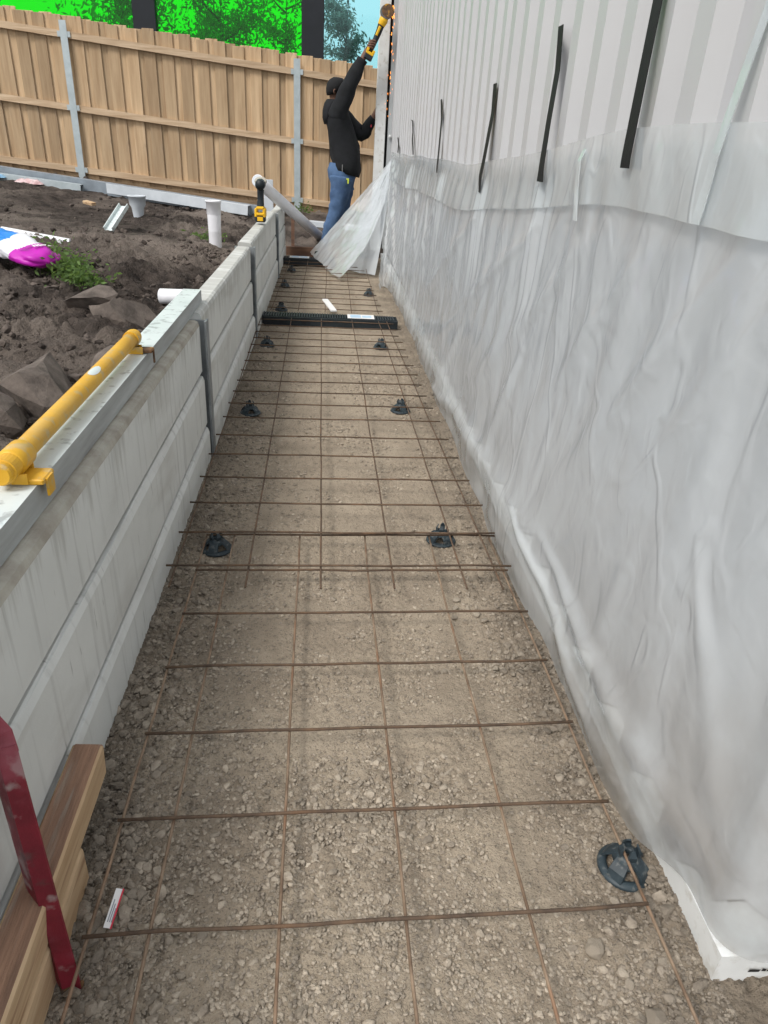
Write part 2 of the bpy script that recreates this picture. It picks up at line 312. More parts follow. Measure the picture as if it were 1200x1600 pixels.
def lathe(prof, n=20, loc=(0, 0, 0)):
    V = []; Fs = []
    for r, z in prof:
        for i in range(n): a = 2*math.pi*i/n; V.append((loc[0]+r*math.cos(a), loc[1]+r*math.sin(a), loc[2]+z))
    for k in range(len(prof)-1):
        for i in range(n): Fs.append((k*n+i, k*n+(i+1) % n, (k+1)*n+(i+1) % n, (k+1)*n+i))
    return V, Fs
def gridmesh(name, X, Y, Z, smooth=True):
    nr, nc = X.shape; me = bpy.data.meshes.new(name)
    me.vertices.add(nr*nc); me.vertices.foreach_set('co', np.stack([X, Y, Z], -1).astype(np.float32).ravel())
    i = np.arange(nr*nc).reshape(nr, nc); q = np.stack([i[:-1, :-1], i[:-1, 1:], i[1:, 1:], i[1:, :-1]], -1).reshape(-1, 4)
    me.loops.add(q.size); me.loops.foreach_set('vertex_index', q.ravel().astype(np.int32))
    me.polygons.add(len(q)); me.polygons.foreach_set('loop_start', np.arange(0, q.size, 4, dtype=np.int32)); me.polygons.foreach_set('loop_total', np.full(len(q), 4, np.int32))
    me.update(calc_edges=True); me.validate()
    me.shade_smooth() if smooth else me.shade_flat()
    return me
def trimesh(name, V, T, smooth=True):
    me = bpy.data.meshes.new(name); me.vertices.add(len(V)); me.vertices.foreach_set('co', V.astype(np.float32).ravel())
    k = T.shape[1]
    me.loops.add(T.size); me.loops.foreach_set('vertex_index', T.ravel().astype(np.int32)); me.polygons.add(len(T))
    me.polygons.foreach_set('loop_start', np.arange(0, T.size, k, dtype=np.int32)); me.polygons.foreach_set('loop_total', np.full(len(T), k, np.int32))
    me.update(calc_edges=True)
    me.shade_smooth() if smooth else me.shade_flat()
    return me
import bmesh
def ico(sub):
    bm = bmesh.new(); bmesh.ops.create_icosphere(bm, subdivisions=sub, radius=1)
    v = np.array([p.co[:] for p in bm.verts]); f = np.array([[q.index for q in p.verts] for p in bm.faces]); bm.free(); return v, f
ICO = {1: ico(1), 2: ico(2)}
def pebbles(name, pos, rad, sub=1, flat=.65, jag=.28, seed=3, smooth=False, cuts=7, cr=(.42, .80)):
    g = np.random.default_rng(seed); v, f = ICO[sub]; n = len(pos)
    d = v[None]*(1+g.uniform(-jag, jag, (n, len(v), 1))*.5)
    for k in range(cuts):                                   # chop flat faces so the stones are angular
        nn = g.normal(0, 1, (n, 1, 3)); nn /= np.linalg.norm(nn, axis=2, keepdims=True)
        t = (d*nn).sum(2, keepdims=True)-g.uniform(cr[0], cr[1], (n, 1, 1)); d = d-np.maximum(t, 0)*nn
    d = d*g.uniform(.75, 1.3, (n, 1, 3)); d[:, :, 2] *= flat
    a = g.uniform(0, 6.28, n); c, s = np.cos(a)[:, None], np.sin(a)[:, None]
    x = d[:, :, 0]*c-d[:, :, 1]*s; y = d[:, :, 0]*s+d[:, :, 1]*c
    V = np.stack([x, y, d[:, :, 2]], -1)*np.asarray(rad)[:, None, None]*1.2+np.asarray(pos)[:, None]
    T = (f[None]+(np.arange(n)*len(v))[:, None, None]).reshape(-1, 3)
    return trimesh(name, V.reshape(-1, 3), T, smooth)

# ------------------------------------------------------------------ ground
def gz(x, y):
    """height of the levelled gravel bed"""
    x = np.asarray(x, float); y = np.asarray(y, float)
    rough = rough_mask(x, y)
    h = .014*fbm(x*3, y*3, 1, 3)+.008*fbm(x*11, y*11, 5, 3)
    h = h+.02*ss(.50, .62, x)*(.4+vn(x*9, y*9, 8))+.012*ss(-.28, -.44, x)
    return h-.004*rough
def rough_mask(x, y):
    m = .95*ss(-.10, -.36, x+.10*(vn(y*2.3, x*2, 31)-.5))
    m = np.maximum(m, .9*ss(.36, .56, x+.12*(vn(y*3.1, x*3, 33)-.5)))
    m = np.maximum(m, .34*ss(1.0, .5, y+.3*(vn(x*5, y*5, 35)-.5)))
    m = np.maximum(m, .6*ss(.60, .75, vn(x*4.2+3, y*4.2, 37)))
    return m*(.75+.5*vn(x*7, y*7, 39))
def corridor():
    ys = [-.35]
    while ys[-1] < 8.45:
        y = ys[-1]; ys.append(y+(.0034 if .46 < y < 1.3 else (.02 if y < .46 else min(.022, .0034+.0034*(y-1.3)))))
    xs = np.arange(-.56, .74, .0038)
    Y, X = np.meshgrid(np.array(ys), xs, indexing='ij')
    H = gz(X, Y); rm = np.clip(rough_mask(X, Y), 0, 1)
    for sc, amp, sd in ((38, .009, 11), (75, .0085, 13), (140, .0055, 15)):
        wx, wy = X*sc+.5*fbm(X*sc*.4, Y*sc*.4, sd+3, 2), Y*sc+.5*fbm(X*sc*.4+9, Y*sc*.4, sd+4, 2)
        f1, f2, cid = worley(wx, wy, sd)
        dome = np.sqrt(np.clip(1-(f1/.62)**2, 0, 1))*(.25+.75*cid)
        k = rm if sc < 60 else np.maximum(rm, .22+.55*ss(.3, .8, vn(X*6, Y*6, 44)))
        H = H+amp*k*(dome-.35)
    H = H+.004*fbm(X*55, Y*55, 21, 4)
    o = link('gravel_ground', gridmesh('gravel_ground', X, Y, H), gravel); struct(o)
    return o
bed = corridor()
# loose stones
def scatter():
    g = np.random.default_rng(5); n = 190000
    y = .44+3.6*g.random(n)**1.9; x = g.uniform(-.455, .62, n)
    m = np.clip(rough_mask(x, y), 0, 1.2); patch = ss(.48, .68, .6*vn(x*9, y*9, 44)+.4*vn(x*24, y*24, 46))
    dens = (.025+.55*patch+.85*m)*np.clip(1.0/(y+.25)**1.2, .05, 1)
    keep = g.random(n) < dens*.55; x, y, m = x[keep], y[keep], m[keep]
    r = (.0014+.0026*g.random(len(x))**1.6)*(1+.22*(y-.5))
    z = gz(x, y)+r*.3
    o = link('gravel_stones', pebbles('gravel_stones', np.stack([x, y, z], -1), r, 1, .75, .3, 4, cuts=3), stone); o['kind'] = 'stuff'
    tag(o, 'fine grey brown crumbs of crushed rock strewn over the path', 'gravel')
    n = 26000; y = .42+7.6*g.random(n)**1.75; x = g.uniform(-.455, .60, n); m = np.clip(rough_mask(x, y), 0, 1.2)
    keep = g.random(n) < (.012+.8*m**1.8)*np.clip(1.1/(y+.2), .15, 1); x, y, m = x[keep], y[keep], m[keep]
    r = .0036+.0062*g.random(len(x))**3*(.4+.8*m); z = gz(x, y)+r*.25
    o = link('coarse_gravel', pebbles('coarse_gravel', np.stack([x, y, z], -1), r, 2, .75, .15, 6), stone); o['kind'] = 'stuff'
    tag(o, 'coarser stones along both edges of the gravel bed', 'gravel')
    # the largest stones, one by one
    spots = [(.44, .63, .021), (.50, .53, .02), (.47, .50, .017), (.545, .50, .012), (.425, .515, .013), (.555, .80, .013), (.575, .86, .013), (.585, .745, .014), (.605, .70, .01),
             (.56, .69, .010), (-.30, .735, .013), (-.29, .70, .014), (-.33, .655, .014), (-.37, .67, .012), (-.385, .76, .012), (-.37, .80, .011), (-.35, .60, .018), (-.30, .615, .013), (-.27, .61, .012),
             (-.36, .92, .016), (-.385, .985, .015), (-.32, .55, .017), (-.25, .56, .014), (-.40, 1.10, .015), (-.37, 1.16, .017), (-.33, 1.05, .014), (-.38, 1.3, .016), (-.36, 1.42, .014), (.47, 1.29, .012),
             (.43, 1.31, .011), (.50, 1.32, .012), (.505, 1.15, .014), (.30, 1.30, .010), (.53, 1.02, .013), (.53, 1.07, .012), (.56, .98, .013), (.36, 1.52, .014), (.39, 1.50, .013), (.42, 1.53, .015), (.37, 1.56, .013), (.405, 1.56, .012),
             (.44, 1.50, .014), (.35, 1.49, .011), (.43, 1.57, .011), (.38, 1.60, .012), (-.02, .56, .012), (-.11, .55, .012), (.48, .58, .011), (.40, .565, .010), (.52, .60, .010), (-.38, .55, .016), (.56, 1.25, .013), (.55, 1.4, .012), (.57, 1.7, .014), (.565, 1.9, .015), (-.2, .62, .010)]
    for i, (sx, sy, sr) in enumerate(spots):
        me = pebbles('stone', np.array([[0, 0, 0.]]), np.array([1.]), 2, .78, .12, 100+i, False, 12)
        me.materials.append(stone); o = link('stone', me, parent=bed, loc=(sx, sy, float(gz(sx, sy))+sr*.4)); o.scale = (sr*.72, sr*.72, sr*.6)
scatter()

def yz(x, y):
    """yard and back ground height"""
    x = np.asarray(x, float); y = np.asarray(y, float)
    h = .22+.085*np.clip(-x-.5, 0, 9)*np.sqrt(np.clip(y/8, 0, 1.4))
    h = h+.10*np.exp(-(((x+1.9)/.7)**2+((y-4.5)/1.1)**2))+.08*np.exp(-(((x+1.5)/.9)**2+((y-5.9)/.8)**2))
    h = h-.22*np.exp(-(((x+.78)/.16)**2+((y-2.42)/.3)**2))
    back = ss(-.9, -.3, x)*ss(6.5, 8.2, y)
    h = h*(1-back)+(.06+.075*np.clip(y-8, 0, 3))*back
    return h
def yard():
    xs = np.concatenate([np.arange(-9, -4, .09), np.arange(-4, -2, .021), np.arange(-2, -.46, .013), np.arange(-.46, 3.2, .06)])
    ys = np.concatenate([np.arange(-1, 1.2, .06), np.arange(1.2, 5.4, .014), np.arange(5.4, 7, .021), np.arange(7, 11, .035), np.arange(11, 14, .1)])
    Y, X = np.meshgrid(ys, xs, indexing='ij'); H = yz(X, Y)
    lum = ss(-.12, .12, fbm(X*.9, Y*.9, 60, 3)+.10*np.exp(-(((X+1.6)/1.0)**2+((Y-5)/1.6)**2)))
    rid = 1-2*np.abs(fbm(X*5, Y*5, 61, 4))
    H = H+(.25+.75*lum)*(.10*(rid-.8)+.13*fbm(X*8, Y*8, 63, 5, .68))+.05*fbm(X*2.2, Y*2.2, 65, 4)-.03*ss(.4, .9, 1-np.abs(2*vn((X-.7*Y)*2.2, (Y+X)*.8, 67)-1))*.8
    f1, f2, cid = worley(X*13+fbm(X*9, Y*9, 70, 2), Y*13, 71); H = H+lum*.028*np.sqrt(np.clip(1-(f1/.6)**2, 0, 1))*cid
    f1, f2, cid = worley(X*27, Y*27, 73); H = H+.012*(.3+lum)*np.sqrt(np.clip(1-(f1/.6)**2, 0, 1))*cid
    inside = (X > -.50) & (Y < 8.2); H = np.where(inside, -.25, H)
    o = link('yard_soil', gridmesh('yard_soil', X, Y, H), soil); struct(o)
    g = np.random.default_rng(9); n = 26000
    x = -.56-3.6*g.random(n)**1.4; y = 1.3+8.6*g.random(n)**1.1
    l = ss(-.10, .15, fbm(x*.9, y*.9, 60, 3)+.10*np.exp(-(((x+1.6)/1.0)**2+((y-5)/1.6)**2)))
    k = g.random(n) < .10+.7*l; x, y = x[k], y[k]; r = .005+.024*g.random(len(x))**5
    z = yz(x, y)-.004+r*.2
    o = link('soil_clods', pebbles('soil_clods', np.stack([x, y, z], -1), r, 1, .8, .35, 12), clod); o['kind'] = 'stuff'
    tag(o, 'dark crumbly clods scattered over the dug yard soil', 'soil')
yard()
o = link('ground', mesh('ground', [(-600, -600, -.32), (600, -600, -.32), (600, 900, -.32), (-600, 900, -.32)], [(0, 1, 2, 3)]), far_soil); struct(o)

# ------------------------------------------------------------------ retaining wall
def retaining_wall():
    t = thing('retaining_wall', 'low wall of pale concrete sleepers between steel posts beside the gravel', 'wall', (-.445, 0, 0))
    def sleeper(y0, y1, z0, z1, xf_, dirty=False, top=False):
        d = .08; c = .011 if not top else .016
        prof = [(xf_-.003, z0+.001), (xf_, z0+.006), (xf_, z1-c*(1.3 if top else 1.9)), (xf_-c*(.35 if top else .55), z1-c*.5), (xf_-c, z1-.002), (xf_-d+.006, z1), (xf_-d, z1-.006), (xf_-d, z0)]
        ny = 14; V = []; n = len(prof)
        for i in range(ny+1):
            y = y0+(y1-y0)*i/ny
            for j, (a, b) in enumerate(prof):
                e = .0026*(random.random()-.5) if j in (3, 4) else 0
                V.append((a+e, y, b+e))
        Fs = []
        for i in range(ny):
            for j in range(n): Fs.append((i*n+j, i*n+(j+1) % n, (i+1)*n+(j+1) % n, (i+1)*n+j))
        Fs += [tuple(range(n)), tuple(reversed(range(ny*n, ny*n+n)))]
        me = mesh('concrete_sleeper', V, Fs); me.materials.append(conc); me.materials.append(capconc)
        if dirty:
            for p in me.polygons:
                if p.index % n in (2, 3, 4) and p.index < ny*n: p.material_index = 1
        o = link('concrete_sleeper', me, parent=t); return o
    bays = [(-.9, 2.545, 0), (2.60, 4.425, .015), (4.475, 6.66, .03), (6.72, 8.05, -.01)]
    for b, (y0, y1, dz) in enumerate(bays):
        for k in range(3):
            z0 = -.06+.2*k+dz
            sleeper(y0+.004, y1-.004, z0+(.008 if k else 0), z0+.199, [.014, .007, 0][k]+random.uniform(-.002, .002), dirty=(k == 2 and b == 0), top=(k == 2))
    for y in (2.572, 4.45, 6.69):
        # H section: front flange, web, back flange
        z1 = .532 if y < 3 else .548
        h = join([box(.017, .024, y-.028, y+.028, -.2, z1), box(-.086, .017, y-.004, y+.004, -.2, z1), box(-.093, -.086, y-.028, y+.028, -.2, z1)])
        link('steel_post', mesh('steel_post', *h), postst, t)
retaining_wall()

# ------------------------------------------------------------------ house with ribbed cladding
def wx(y): return .630+.0095*y
def house():
    t = thing('clad_house', 'pale grey ribbed metal clad house wall rising behind the plastic sheet', 'building', (.62, .6, 0))
    I = Vector((-.62, -.6, 0))
    Y0, Y1, ZT = .66, 8.42, 3.3
    # each cladding sheet: four ribs of 0.19 m
    pitch = .19; prof1 = [(0, 0), (.055, 0), (.078, -.034), (.142, -.034), (.165, 0), (.19, 0)]
    y = Y0; k = 0
    while y < Y1-.01:
        pts = []
        for r_ in range(4):
            for (a, b) in (prof1 if r_ == 0 else prof1[1:]):
                yy = min(y+r_*pitch+a, Y1); pts.append((wx(yy)+b+.006*(k % 2), yy))
        V = []; Fs = []
        for z in (.075, ZT):
            V += [(px-.62, py-.6, z) for px, py in pts]
        n = len(pts)
        for i in range(n-1): Fs.append((i, i+1, n+i+1, n+i))
        link('cladding_sheet', mesh('cladding_sheet', V, Fs), clad, t)
        y += 4*pitch-.01; k += 1
    # end wall turning the near corner (towards the right of the path), and mass of the house behind
    V = []; pts = []
    x = .632; 
    while x < 3.4:
        for a, b in prof1[:-1]: pts.append((x+a, .66+b))
        x += pitch
    n = len(pts); V = [(px-.62, py-.6, z) for z in (.075, ZT) for px, py in pts]
    link('end_cladding', mesh('end_cladding', V, [(i, i+1, n+i+1, n+i) for i in range(n-1)]), clad, t)
    link('inner_wall', mesh('inner_wall', *box(.76-.62, 3.3-.62, .70-.6, 8.36-.6, 0, ZT)), darkgap, t)
    link('roof_sheet', mesh('roof_sheet', *box(.56-.62, 3.45-.62, .55-.6, 8.55-.6, ZT+.004, ZT+.06)), clad, t)
    # white base trim around the corner
    link('base_trim', mesh('base_trim', *box(.606-.62, .66-.62, .575-.6, 8.2-.6, .004, .071)), whitep, t)
    link('base_trim', mesh('base_trim', *box(.661-.62, 3.4-.62, .578-.6, .66-.6, .004, .069)), whitep, t)
    tr = t.children[-1]
    sm = [];
    for (a, b, c) in ((.05, .030, .011), (.066, .031, .004), (.08, .030, .010), (.095, .028, .011), (.11, .031, .005)):
        sm.append(([(a-c, -.0245, b-.003), (a+c*.8, -.0245, b-.004), (a+c, -.0245, b+.002), (a-c*.6, -.0245, b+.004)], [(0, 1, 2, 3)]))
    link('ink_smudge', mesh('ink_smudge', *join(sm)), ink, tr)
    link('corner_flashing', mesh('corner_flashing', *box(.636-.62, .735-.62, 8.425-.6, 8.47-.6, .05, ZT-.002)), greyst, t)
    link('gap_shade_panel', mesh('gap_shade_panel', *box(.575-.62, .72-.62, 8.53-.6, 8.56-.6, .05, ZT-.002)), darkgap, t)  # near-black panel painted in for the shade inside the gap
    link('door_frame_post', mesh('door_frame_post', *box(.50-.62, .61-.62, 8.46-.6, 8.52-.6, .05, ZT-.003, .004)), whitep, t)
    link('floor_slab_edge', mesh('floor_slab_edge', *box(.63-.62, 3.3-.62, .50-.6, 8.4-.6, -.2, .0)), slabm, t)
    # little screw cap near the corner
    link('screw_cap', mesh('screw_cap', *xf(lathe([(0, .012), (.014, .008), (.019, 0), (.016, -.01)], 12), (.655-.62, 8.40-.6, 1.22), (0, -1.57, 0))), whitep, t)
house()

# ------------------------------------------------------------------ plastic sheet over the wall
def tarp_pt(s, z01, disp_on=True, extra=0.0):
    """s: distance along wall (y coordinate for s>0.72; smaller values turn the near corner)   z01: 0 hem .. 1 top"""
    s = np.asarray(s, float); v = np.asarray(z01, float)
    RR = .05; sc = .615     # corner arc
    arc = RR*math.pi/2
    a = np.clip((sc-s)/RR, 0, math.pi/2); beyond = np.clip(sc-arc-s, 0, None)
    xw = wx(np.maximum(s, sc))-.040-.014*ss(1, .8, v)+.022*ss(1.0, .66, s)*ss(.9, .3, v)
    px = np.where(s >= sc, xw, xw+RR*(1-np.cos(a))+beyond); py = np.where(s >= sc, s, sc-RR*np.sin(a))
    nx, ny = -np.cos(a), -np.sin(a)
    top = 1.05+.10*ss(3.4, 1.2, s)+.004*np.sin(s*5)+.006*fbm(s*2, s*0, 90, 2)
    hem = .012+.078*ss(.86, .66, s)-.03*ss(.56, .40, s)
    z = hem+(top-hem)*v
    low = np.clip(1-v, 0, None)
    off = low**1.2*(.008+.035*ss(1.0, 2.2, s))+.0
    far = np.exp((np.minimum(s, 8.25)-8.25)/1.1)
    off = off+low**1.3*far*.14
    y_sh = -2.05*far*low**1.1
    if disp_on:
        yy = py+y_sh
        fade = ss(0, .10, 1-v)*(.35+.65*ss(0, .06, v))
        d = .034*fbm(yy*1.1, z*1.3, 101, 2)
        # tension folds: (y_top, z_top, y_bottom, z_bottom, amp, width)
        folds = [(1.76, .88, 2.63, .30, .011, .06), (1.40, .90, 1.85, .42, .010, .055), (1.07, .95, 1.62, .25, .013, .06), (.90, .95, 1.14, .58, .010, .05), (1.72, .20, 1.05, .05, .013, .030), (1.45, .24, .70, .17, .017, .045),
                 (3.45, .06, 1.69, .20, .016, .07), (.93, .84, .96, .40, .008, .06), (2.86, .60, 3.36, .05, .010, .06), (2.03, .60, 2.26, .12, .009, .06), (1.08, .46, 1.14, .05, .008, .06), (2.2, .9, 3.4, .35, .009, .05), (3.1, .85, 4.3, .3, .011, .06),
                 (4.1, .9, 4.9, .3, .012, .06), (5.8, .95, 5.4, .2, .014, .06), (4.66, .95, 4.4, .4, .010, .04), (5.3, .9, 4.9, .5, .011, .05), (7.6, 1.0, 6.0, .2, .018, .06), (7.2, 1.0, 6.5, .3, .013, .05), (.86, .55, .66, .25, .010, .04)]
        for (y0, z0, y1, z1, amp, wd) in folds:
            L = math.hypot(y1-y0, z1-z0); ux, uz = (y1-y0)/L, (z1-z0)/L
            tt = ((yy-y0)*ux+(z-z0)*uz)/L; q = -(yy-y0)*uz+(z-z0)*ux + .008*np.sin(tt*4+y0*7)
            ww = wd*(.45+.9*np.clip(tt, 0, 1))
            rid = np.where(q > 0, np.exp(-(q/ww)**2), np.exp(-(q/(ww*.6))**2))
            d = d+amp*rid*ss(-.25, .25, tt)*ss(1.3, .7, tt)
        # fine crinkle: vertical gathers at the far end, finer diagonal creases elsewhere
        gath = ss(2.6, 5.5, s)
        c1 = 1-2*np.abs(fbm(yy*8+z*2, z*2.0+yy*.3, 111, 3)*1.6)
        c2 = 1-2*np.abs(fbm((yy+.7*z)*6, (z-.7*yy)*1.6, 113, 2)*1.6)
        d = d+gath*.013*(c1-.5)+(1-gath)*.0035*(c2-.5)+.0025*fbm(yy*13, z*13, 115, 3)
        d = d+.004*np.sin(yy*2*math.pi/.19)*ss(.25, .9, v)*(1-gath)
        # gathers under each tape end
        for ty in (2.1, 2.95, 4.06, 5.75, 7.6):
            d = d+.010*np.exp(-((yy-ty)/.10)**2)*np.sin((yy-ty)*90)*ss(.45, .95, v)*ss(1.0, .93, v)
        # soft heaped hem
        d = d+.016*(1-v)**6*np.sin(yy*8+3*fbm(yy*3, yy*0, 120, 2))
        off = off+np.maximum(d*fade, -.012-off*.6)
    off = off+extra
    return px+nx*off, py+ny*off+y_sh, z
def sheet():
    sv = np.concatenate([np.linspace(-.45, .60, 130), np.arange(.605, 3.2, .0085), np.arange(3.2, 8.26, .016)])
    vv = np.linspace(0, 1, 150)
    Sg, Vg = np.meshgrid(sv, vv, indexing='ij'); X, Y, Z = tarp_pt(Sg, Vg)
    tag(link('plastic_sheet', gridmesh('plastic_sheet', X, Y, Z), TARP), 'large creased translucent white plastic sheet taped along the house wall', 'plastic sheet')
    # loose strip lapped over the top of the sheet
    sv = np.arange(.30, 8.0, .012); vv = np.linspace(0, 1, 26); Sg, Vg = np.meshgrid(sv, vv, indexing='ij')
    lo = .90-.06*ss(1.6, 4, Sg)-.04*ss(4, 7, Sg)+.012*fbm(Sg*1.5, Sg*0, 131, 2); V2 = lo+(1.012-lo)*Vg
    X, Y, Z = tarp_pt(Sg, V2, True, .012); Z = Z+.012*Vg
    X = X-.010*fbm(Y*2.5, Z*5, 133, 3)*(1-Vg)-.006*np.abs(fbm(Y*9, Z*3, 135, 2))
    tag(link('plastic_strip', gridmesh('plastic_strip', X, Y, Z), STRIP), 'clear plastic strip lapped over the top edge of the sheet', 'plastic sheet')
sheet()
def flap():
    # the sheet's loose end, blown round the far corner towards the worker
    nu, nv = 80, 60; u = np.linspace(0, 1, nu)[:, None]; v = np.linspace(0, 1, nv)[None]
    A = np.array([.69, 8.18, 1.03]); B = np.array([-.17, 7.80, .09]); C_ = np.array([.56, 7.35, .32]); D_ = np.array([.12, 6.62, .03])
    # u: from corner outwards, v: top edge -> lower edge
    top = A*(1-u)[..., None]+B*u[..., None]; 
    mid = np.array([.55, 7.9, .55])
    low = ((1-u)**2)[..., None]*A+(2*u*(1-u))[..., None]*C_+(u**2)[..., None]*D_
    P = top*(1-v)[..., None]+low*v[..., None]
    P = P+np.zeros((nu, nv, 3))
    jag = .03*fbm(np.linspace(0, 9, nv)[None]+u*0, u*0, 141, 3)*ss(.8, 1, u)
    P[..., 0] += jag*1.5; 
    U = u+v*0; Vv = v+u*0
    P[..., 1] += -.05*np.sin(Vv*7+U*2)*U*(1-U)*2+.05*fbm(U*5, Vv*6, 143, 3)*ss(0, .2, U); P[..., 2] += .035*np.sin(Vv*3.1)*np.sin(U*3.1)+.03*fbm(U*9, Vv*9, 145, 3)*ss(0, .3, U)
    P[..., 2] = np.maximum(P[..., 2], .02)
    o = link('plastic_flap', gridmesh('plastic_flap', P[..., 0], P[..., 1], P[..., 2]), FLAP); tag(o, 'loose translucent end of plastic sheeting blown out beside the worker\'s feet', 'plastic sheet')
    # black tape left on its tip
    q = [(-.115, 7.66, .125), (-.02, 7.66, .14), (-.02, 7.63, .105), (-.085, 7.63, .095), (-.10, 7.58, .035), (-.125, 7.60, .045)]
    v_ = [Vector(p) for p in q]; V = [tuple(p) for p in v_]+[tuple(p+Vector((0, -.004, .002))) for p in v_]
    link('tape_scrap', mesh('tape_scrap', V, [(0, 1, 2, 3), (0, 3, 4, 5), (9, 8, 7, 6), (11, 10, 9, 6)]+[(i, (i+1) % 6, 6+(i+1) % 6, 6+i) for i in range(6)]), tape_b, o)
    # hanging layer behind it, down to the ground at the corner
    s = np.linspace(0, 1, 50)[:, None]; t = np.linspace(0, 1, 60)[None]
    X = .70*(1-t)+.47*t-s*(.02+.34*t)+.02*np.sin(s*9+t*3)*t; Yy = 8.2*(1-t)+7.0*t+s*.16+.03*np.sin(s*11)*t; Z = 1.02*(1-t)+.02*t+s*t*.02
    tag(link('plastic_flap', gridmesh('plastic_flap', X, Yy+.0*s, Z+0*s), FLAP), 'inner layer of plastic sheeting hanging at the far house corner behind the blown flap', 'plastic sheet')
flap()
def ribbon(name, pts, wid, m, label, grp=None, thick=.0015, cat='tape'):
    """pts: (s, z) along the wall plane, laid just proud of wall and sheet"""
    L = []; n = 40
    P = np.array(pts, float); d = np.r_[0, np.cumsum(np.hypot(*np.diff(P, axis=0).T))]; q = np.linspace(0, d[-1], n)
    ys = np.interp(q, d, P[:, 0]); zs = np.interp(q, d, P[:, 1])
    ys += .003*np.sin(q*5+ys[0]); V = []
    zt = float(1.03+.10*ss(3.4, 1.2, np.float64(ys[0])))
    def on_sheet(y, z): return float(tarp_pt(y, min(.99, max(.5, (z-.012)/(zt+.008))), True, .020)[0])-.004
    for i in range(n):
        for k, sgn in enumerate((-1, 1)):
            y = ys[i]+sgn*wid/2; z = zs[i]
            if z < zt: x = on_sheet(y, z)
            else: x = on_sheet(y, zt)+(wx(y)-.037-on_sheet(y, zt))*min(1, (z-zt)/max(.05, .7*(zs[0]-zt)))
            V.append((x, y, z))
    V2 = [(x-thick, y, z) for x, y, z in V]; N = len(V); Fs = []
    for i in range(n-1):
        a, b, c, e = 2*i, 2*i+1, 2*i+3, 2*i+2
        Fs += [(a, b, c, e), (N+e, N+c, N+b, N+a), (a, e, N+e, N+a), (b, N+b, N+c, c)]
    Fs += [(0, N, N+1, 1), (2*n-2, 2*n-1, N+2*n-1, N+2*n-2)]
    return tag(link(name, mesh(name, V+V2, Fs), m), label, cat, grp)
gB = 'black tape strips holding the plastic sheet'
ribbon('black_tape_strip', [(1.56, 1.60), (1.533, 1.383), (1.486, 1.105)], .044, tape_b, 'widest black tape strip, nearest to the camera, running off the top', gB)
ribbon('black_tape_strip', [(2.203, 1.428), (2.14, 1.2), (2.09, 1.055)], .046, tape_b, 'long black tape strip between the nearest strip and the three thin ones', gB)
ribbon('black_tape_strip', [(3.02, 1.35), (2.98, 1.1), (2.975, .98)], .06, tape_b, 'third black tape strip from the camera, thick and straight', gB)
ribbon('black_tape_strip', [(4.54, 1.374), (4.36, 1.15), (4.26, 1.007)], .055, tape_b, 'slim black tape strip, fourth from the camera', gB)
ribbon('black_tape_strip', [(6.25, 1.318), (6.15, 1.31), (5.98, 1.18), (5.72, 1.08)], .075, tape_b, 'thin hooked black tape strip, second from the far house corner', gB)
ribbon('black_tape_strip', [(7.49, 1.206), (7.2, 1.08)], .10, tape_b, 'shortest black tape strip, closest to the far house corner', gB)
gW = 'pale tape strips on the plastic sheet'
ribbon('pale_tape_strip', [(1.789, 1.145), (1.71, .989)], .020, STRIP, 'short pale tape strip between two black tape strips', gW)
ribbon('pale_tape_strip', [(1.13, 1.42), (1.128, 1.294), (1.13, 1.18), (1.128, 1.036)], .022, STRIP, 'long crumpled pale tape strip at the right edge of the wall', gW)

# ------------------------------------------------------------------ reinforcing mesh
def mesh_sheet(label, rows, cols, x0, x1, y0, y1, skew=0.0, taper=0.0, z=.05, mt=None, ml=None, seed=1, slope=0):
    g = random.Random(seed)
    t = thing('reinforcing_mesh', label, 'steel mesh', ((x0+x1)/2, y0, z), 'steel mesh sheets on the gravel')
    ox, oy = (x0+x1)/2, y0
    x1_ = x1
    for y in rows:
        x1 = x1_-taper*(y-y0)+g.uniform(-.006, .006)
        pts = [(x0+(x1-x0)*i/8-ox, y+skew*(x0+(x1-x0)*i/8)+g.uniform(-.002, .002)-oy, .0035+g.uniform(-.0015, .0015)) for i in range(9)]
        link('cross_bar', mesh('cross_bar', *tube(pts, .0031, 8), smooth=True), mt, t)
    for (xa, xb) in cols:
        n = max(8, int((y1-y0)/.2)); pts = []
        for i in range(n+1):
            k = i/n; pts.append((xa+(xb-xa)*k-ox+g.uniform(-.0015, .0015), (y1-y0)*k, -.0035+g.uniform(-.0015, .0015)))
        link('long_bar', mesh('long_bar', *tube(pts, .0028, 8), smooth=True), ml, t)
    return t
mesh_sheet('nearest rusty steel mesh sheet, reaching the bottom of the picture', [.455]+[.66+.2015*k for k in range(7)], [(-.337, -.345), (-.245, -.264), (-.052, -.066), (.143, .132), (.340, .333), (.540, .523)], -.345, .542, .40, 1.875, .02, 0, .05, bar_m, bar_l, 1)
ys = [1.672, 1.862, 2.052, 2.25, 2.455, 2.65, 2.856, 3.038, 3.211, 3.381, 3.555, 3.733, 3.901, 4.067, 4.231, 4.39, 4.56, 4.73]
mesh_sheet('long middle steel mesh sheet ending at the black drain channel', ys, [(-.398, -.43), (-.20, -.225), (0, -.025), (.2, .185), (.4, .365), (.5, .42)], -.425, .55, 1.57, 4.83, .012, .030, .062, bar_m, bar_m, 2)
mesh_sheet('farthest steel mesh sheet beyond the black drain channel', [5.12+.2*k for k in range(12)], [(-.38, -.36), (-.19, -.18), (0, .01), (.19, .2), (.38, .39)], -.41, .42, 5.06, 7.45, .012, .03, .062, bar_m, bar_m, 3)

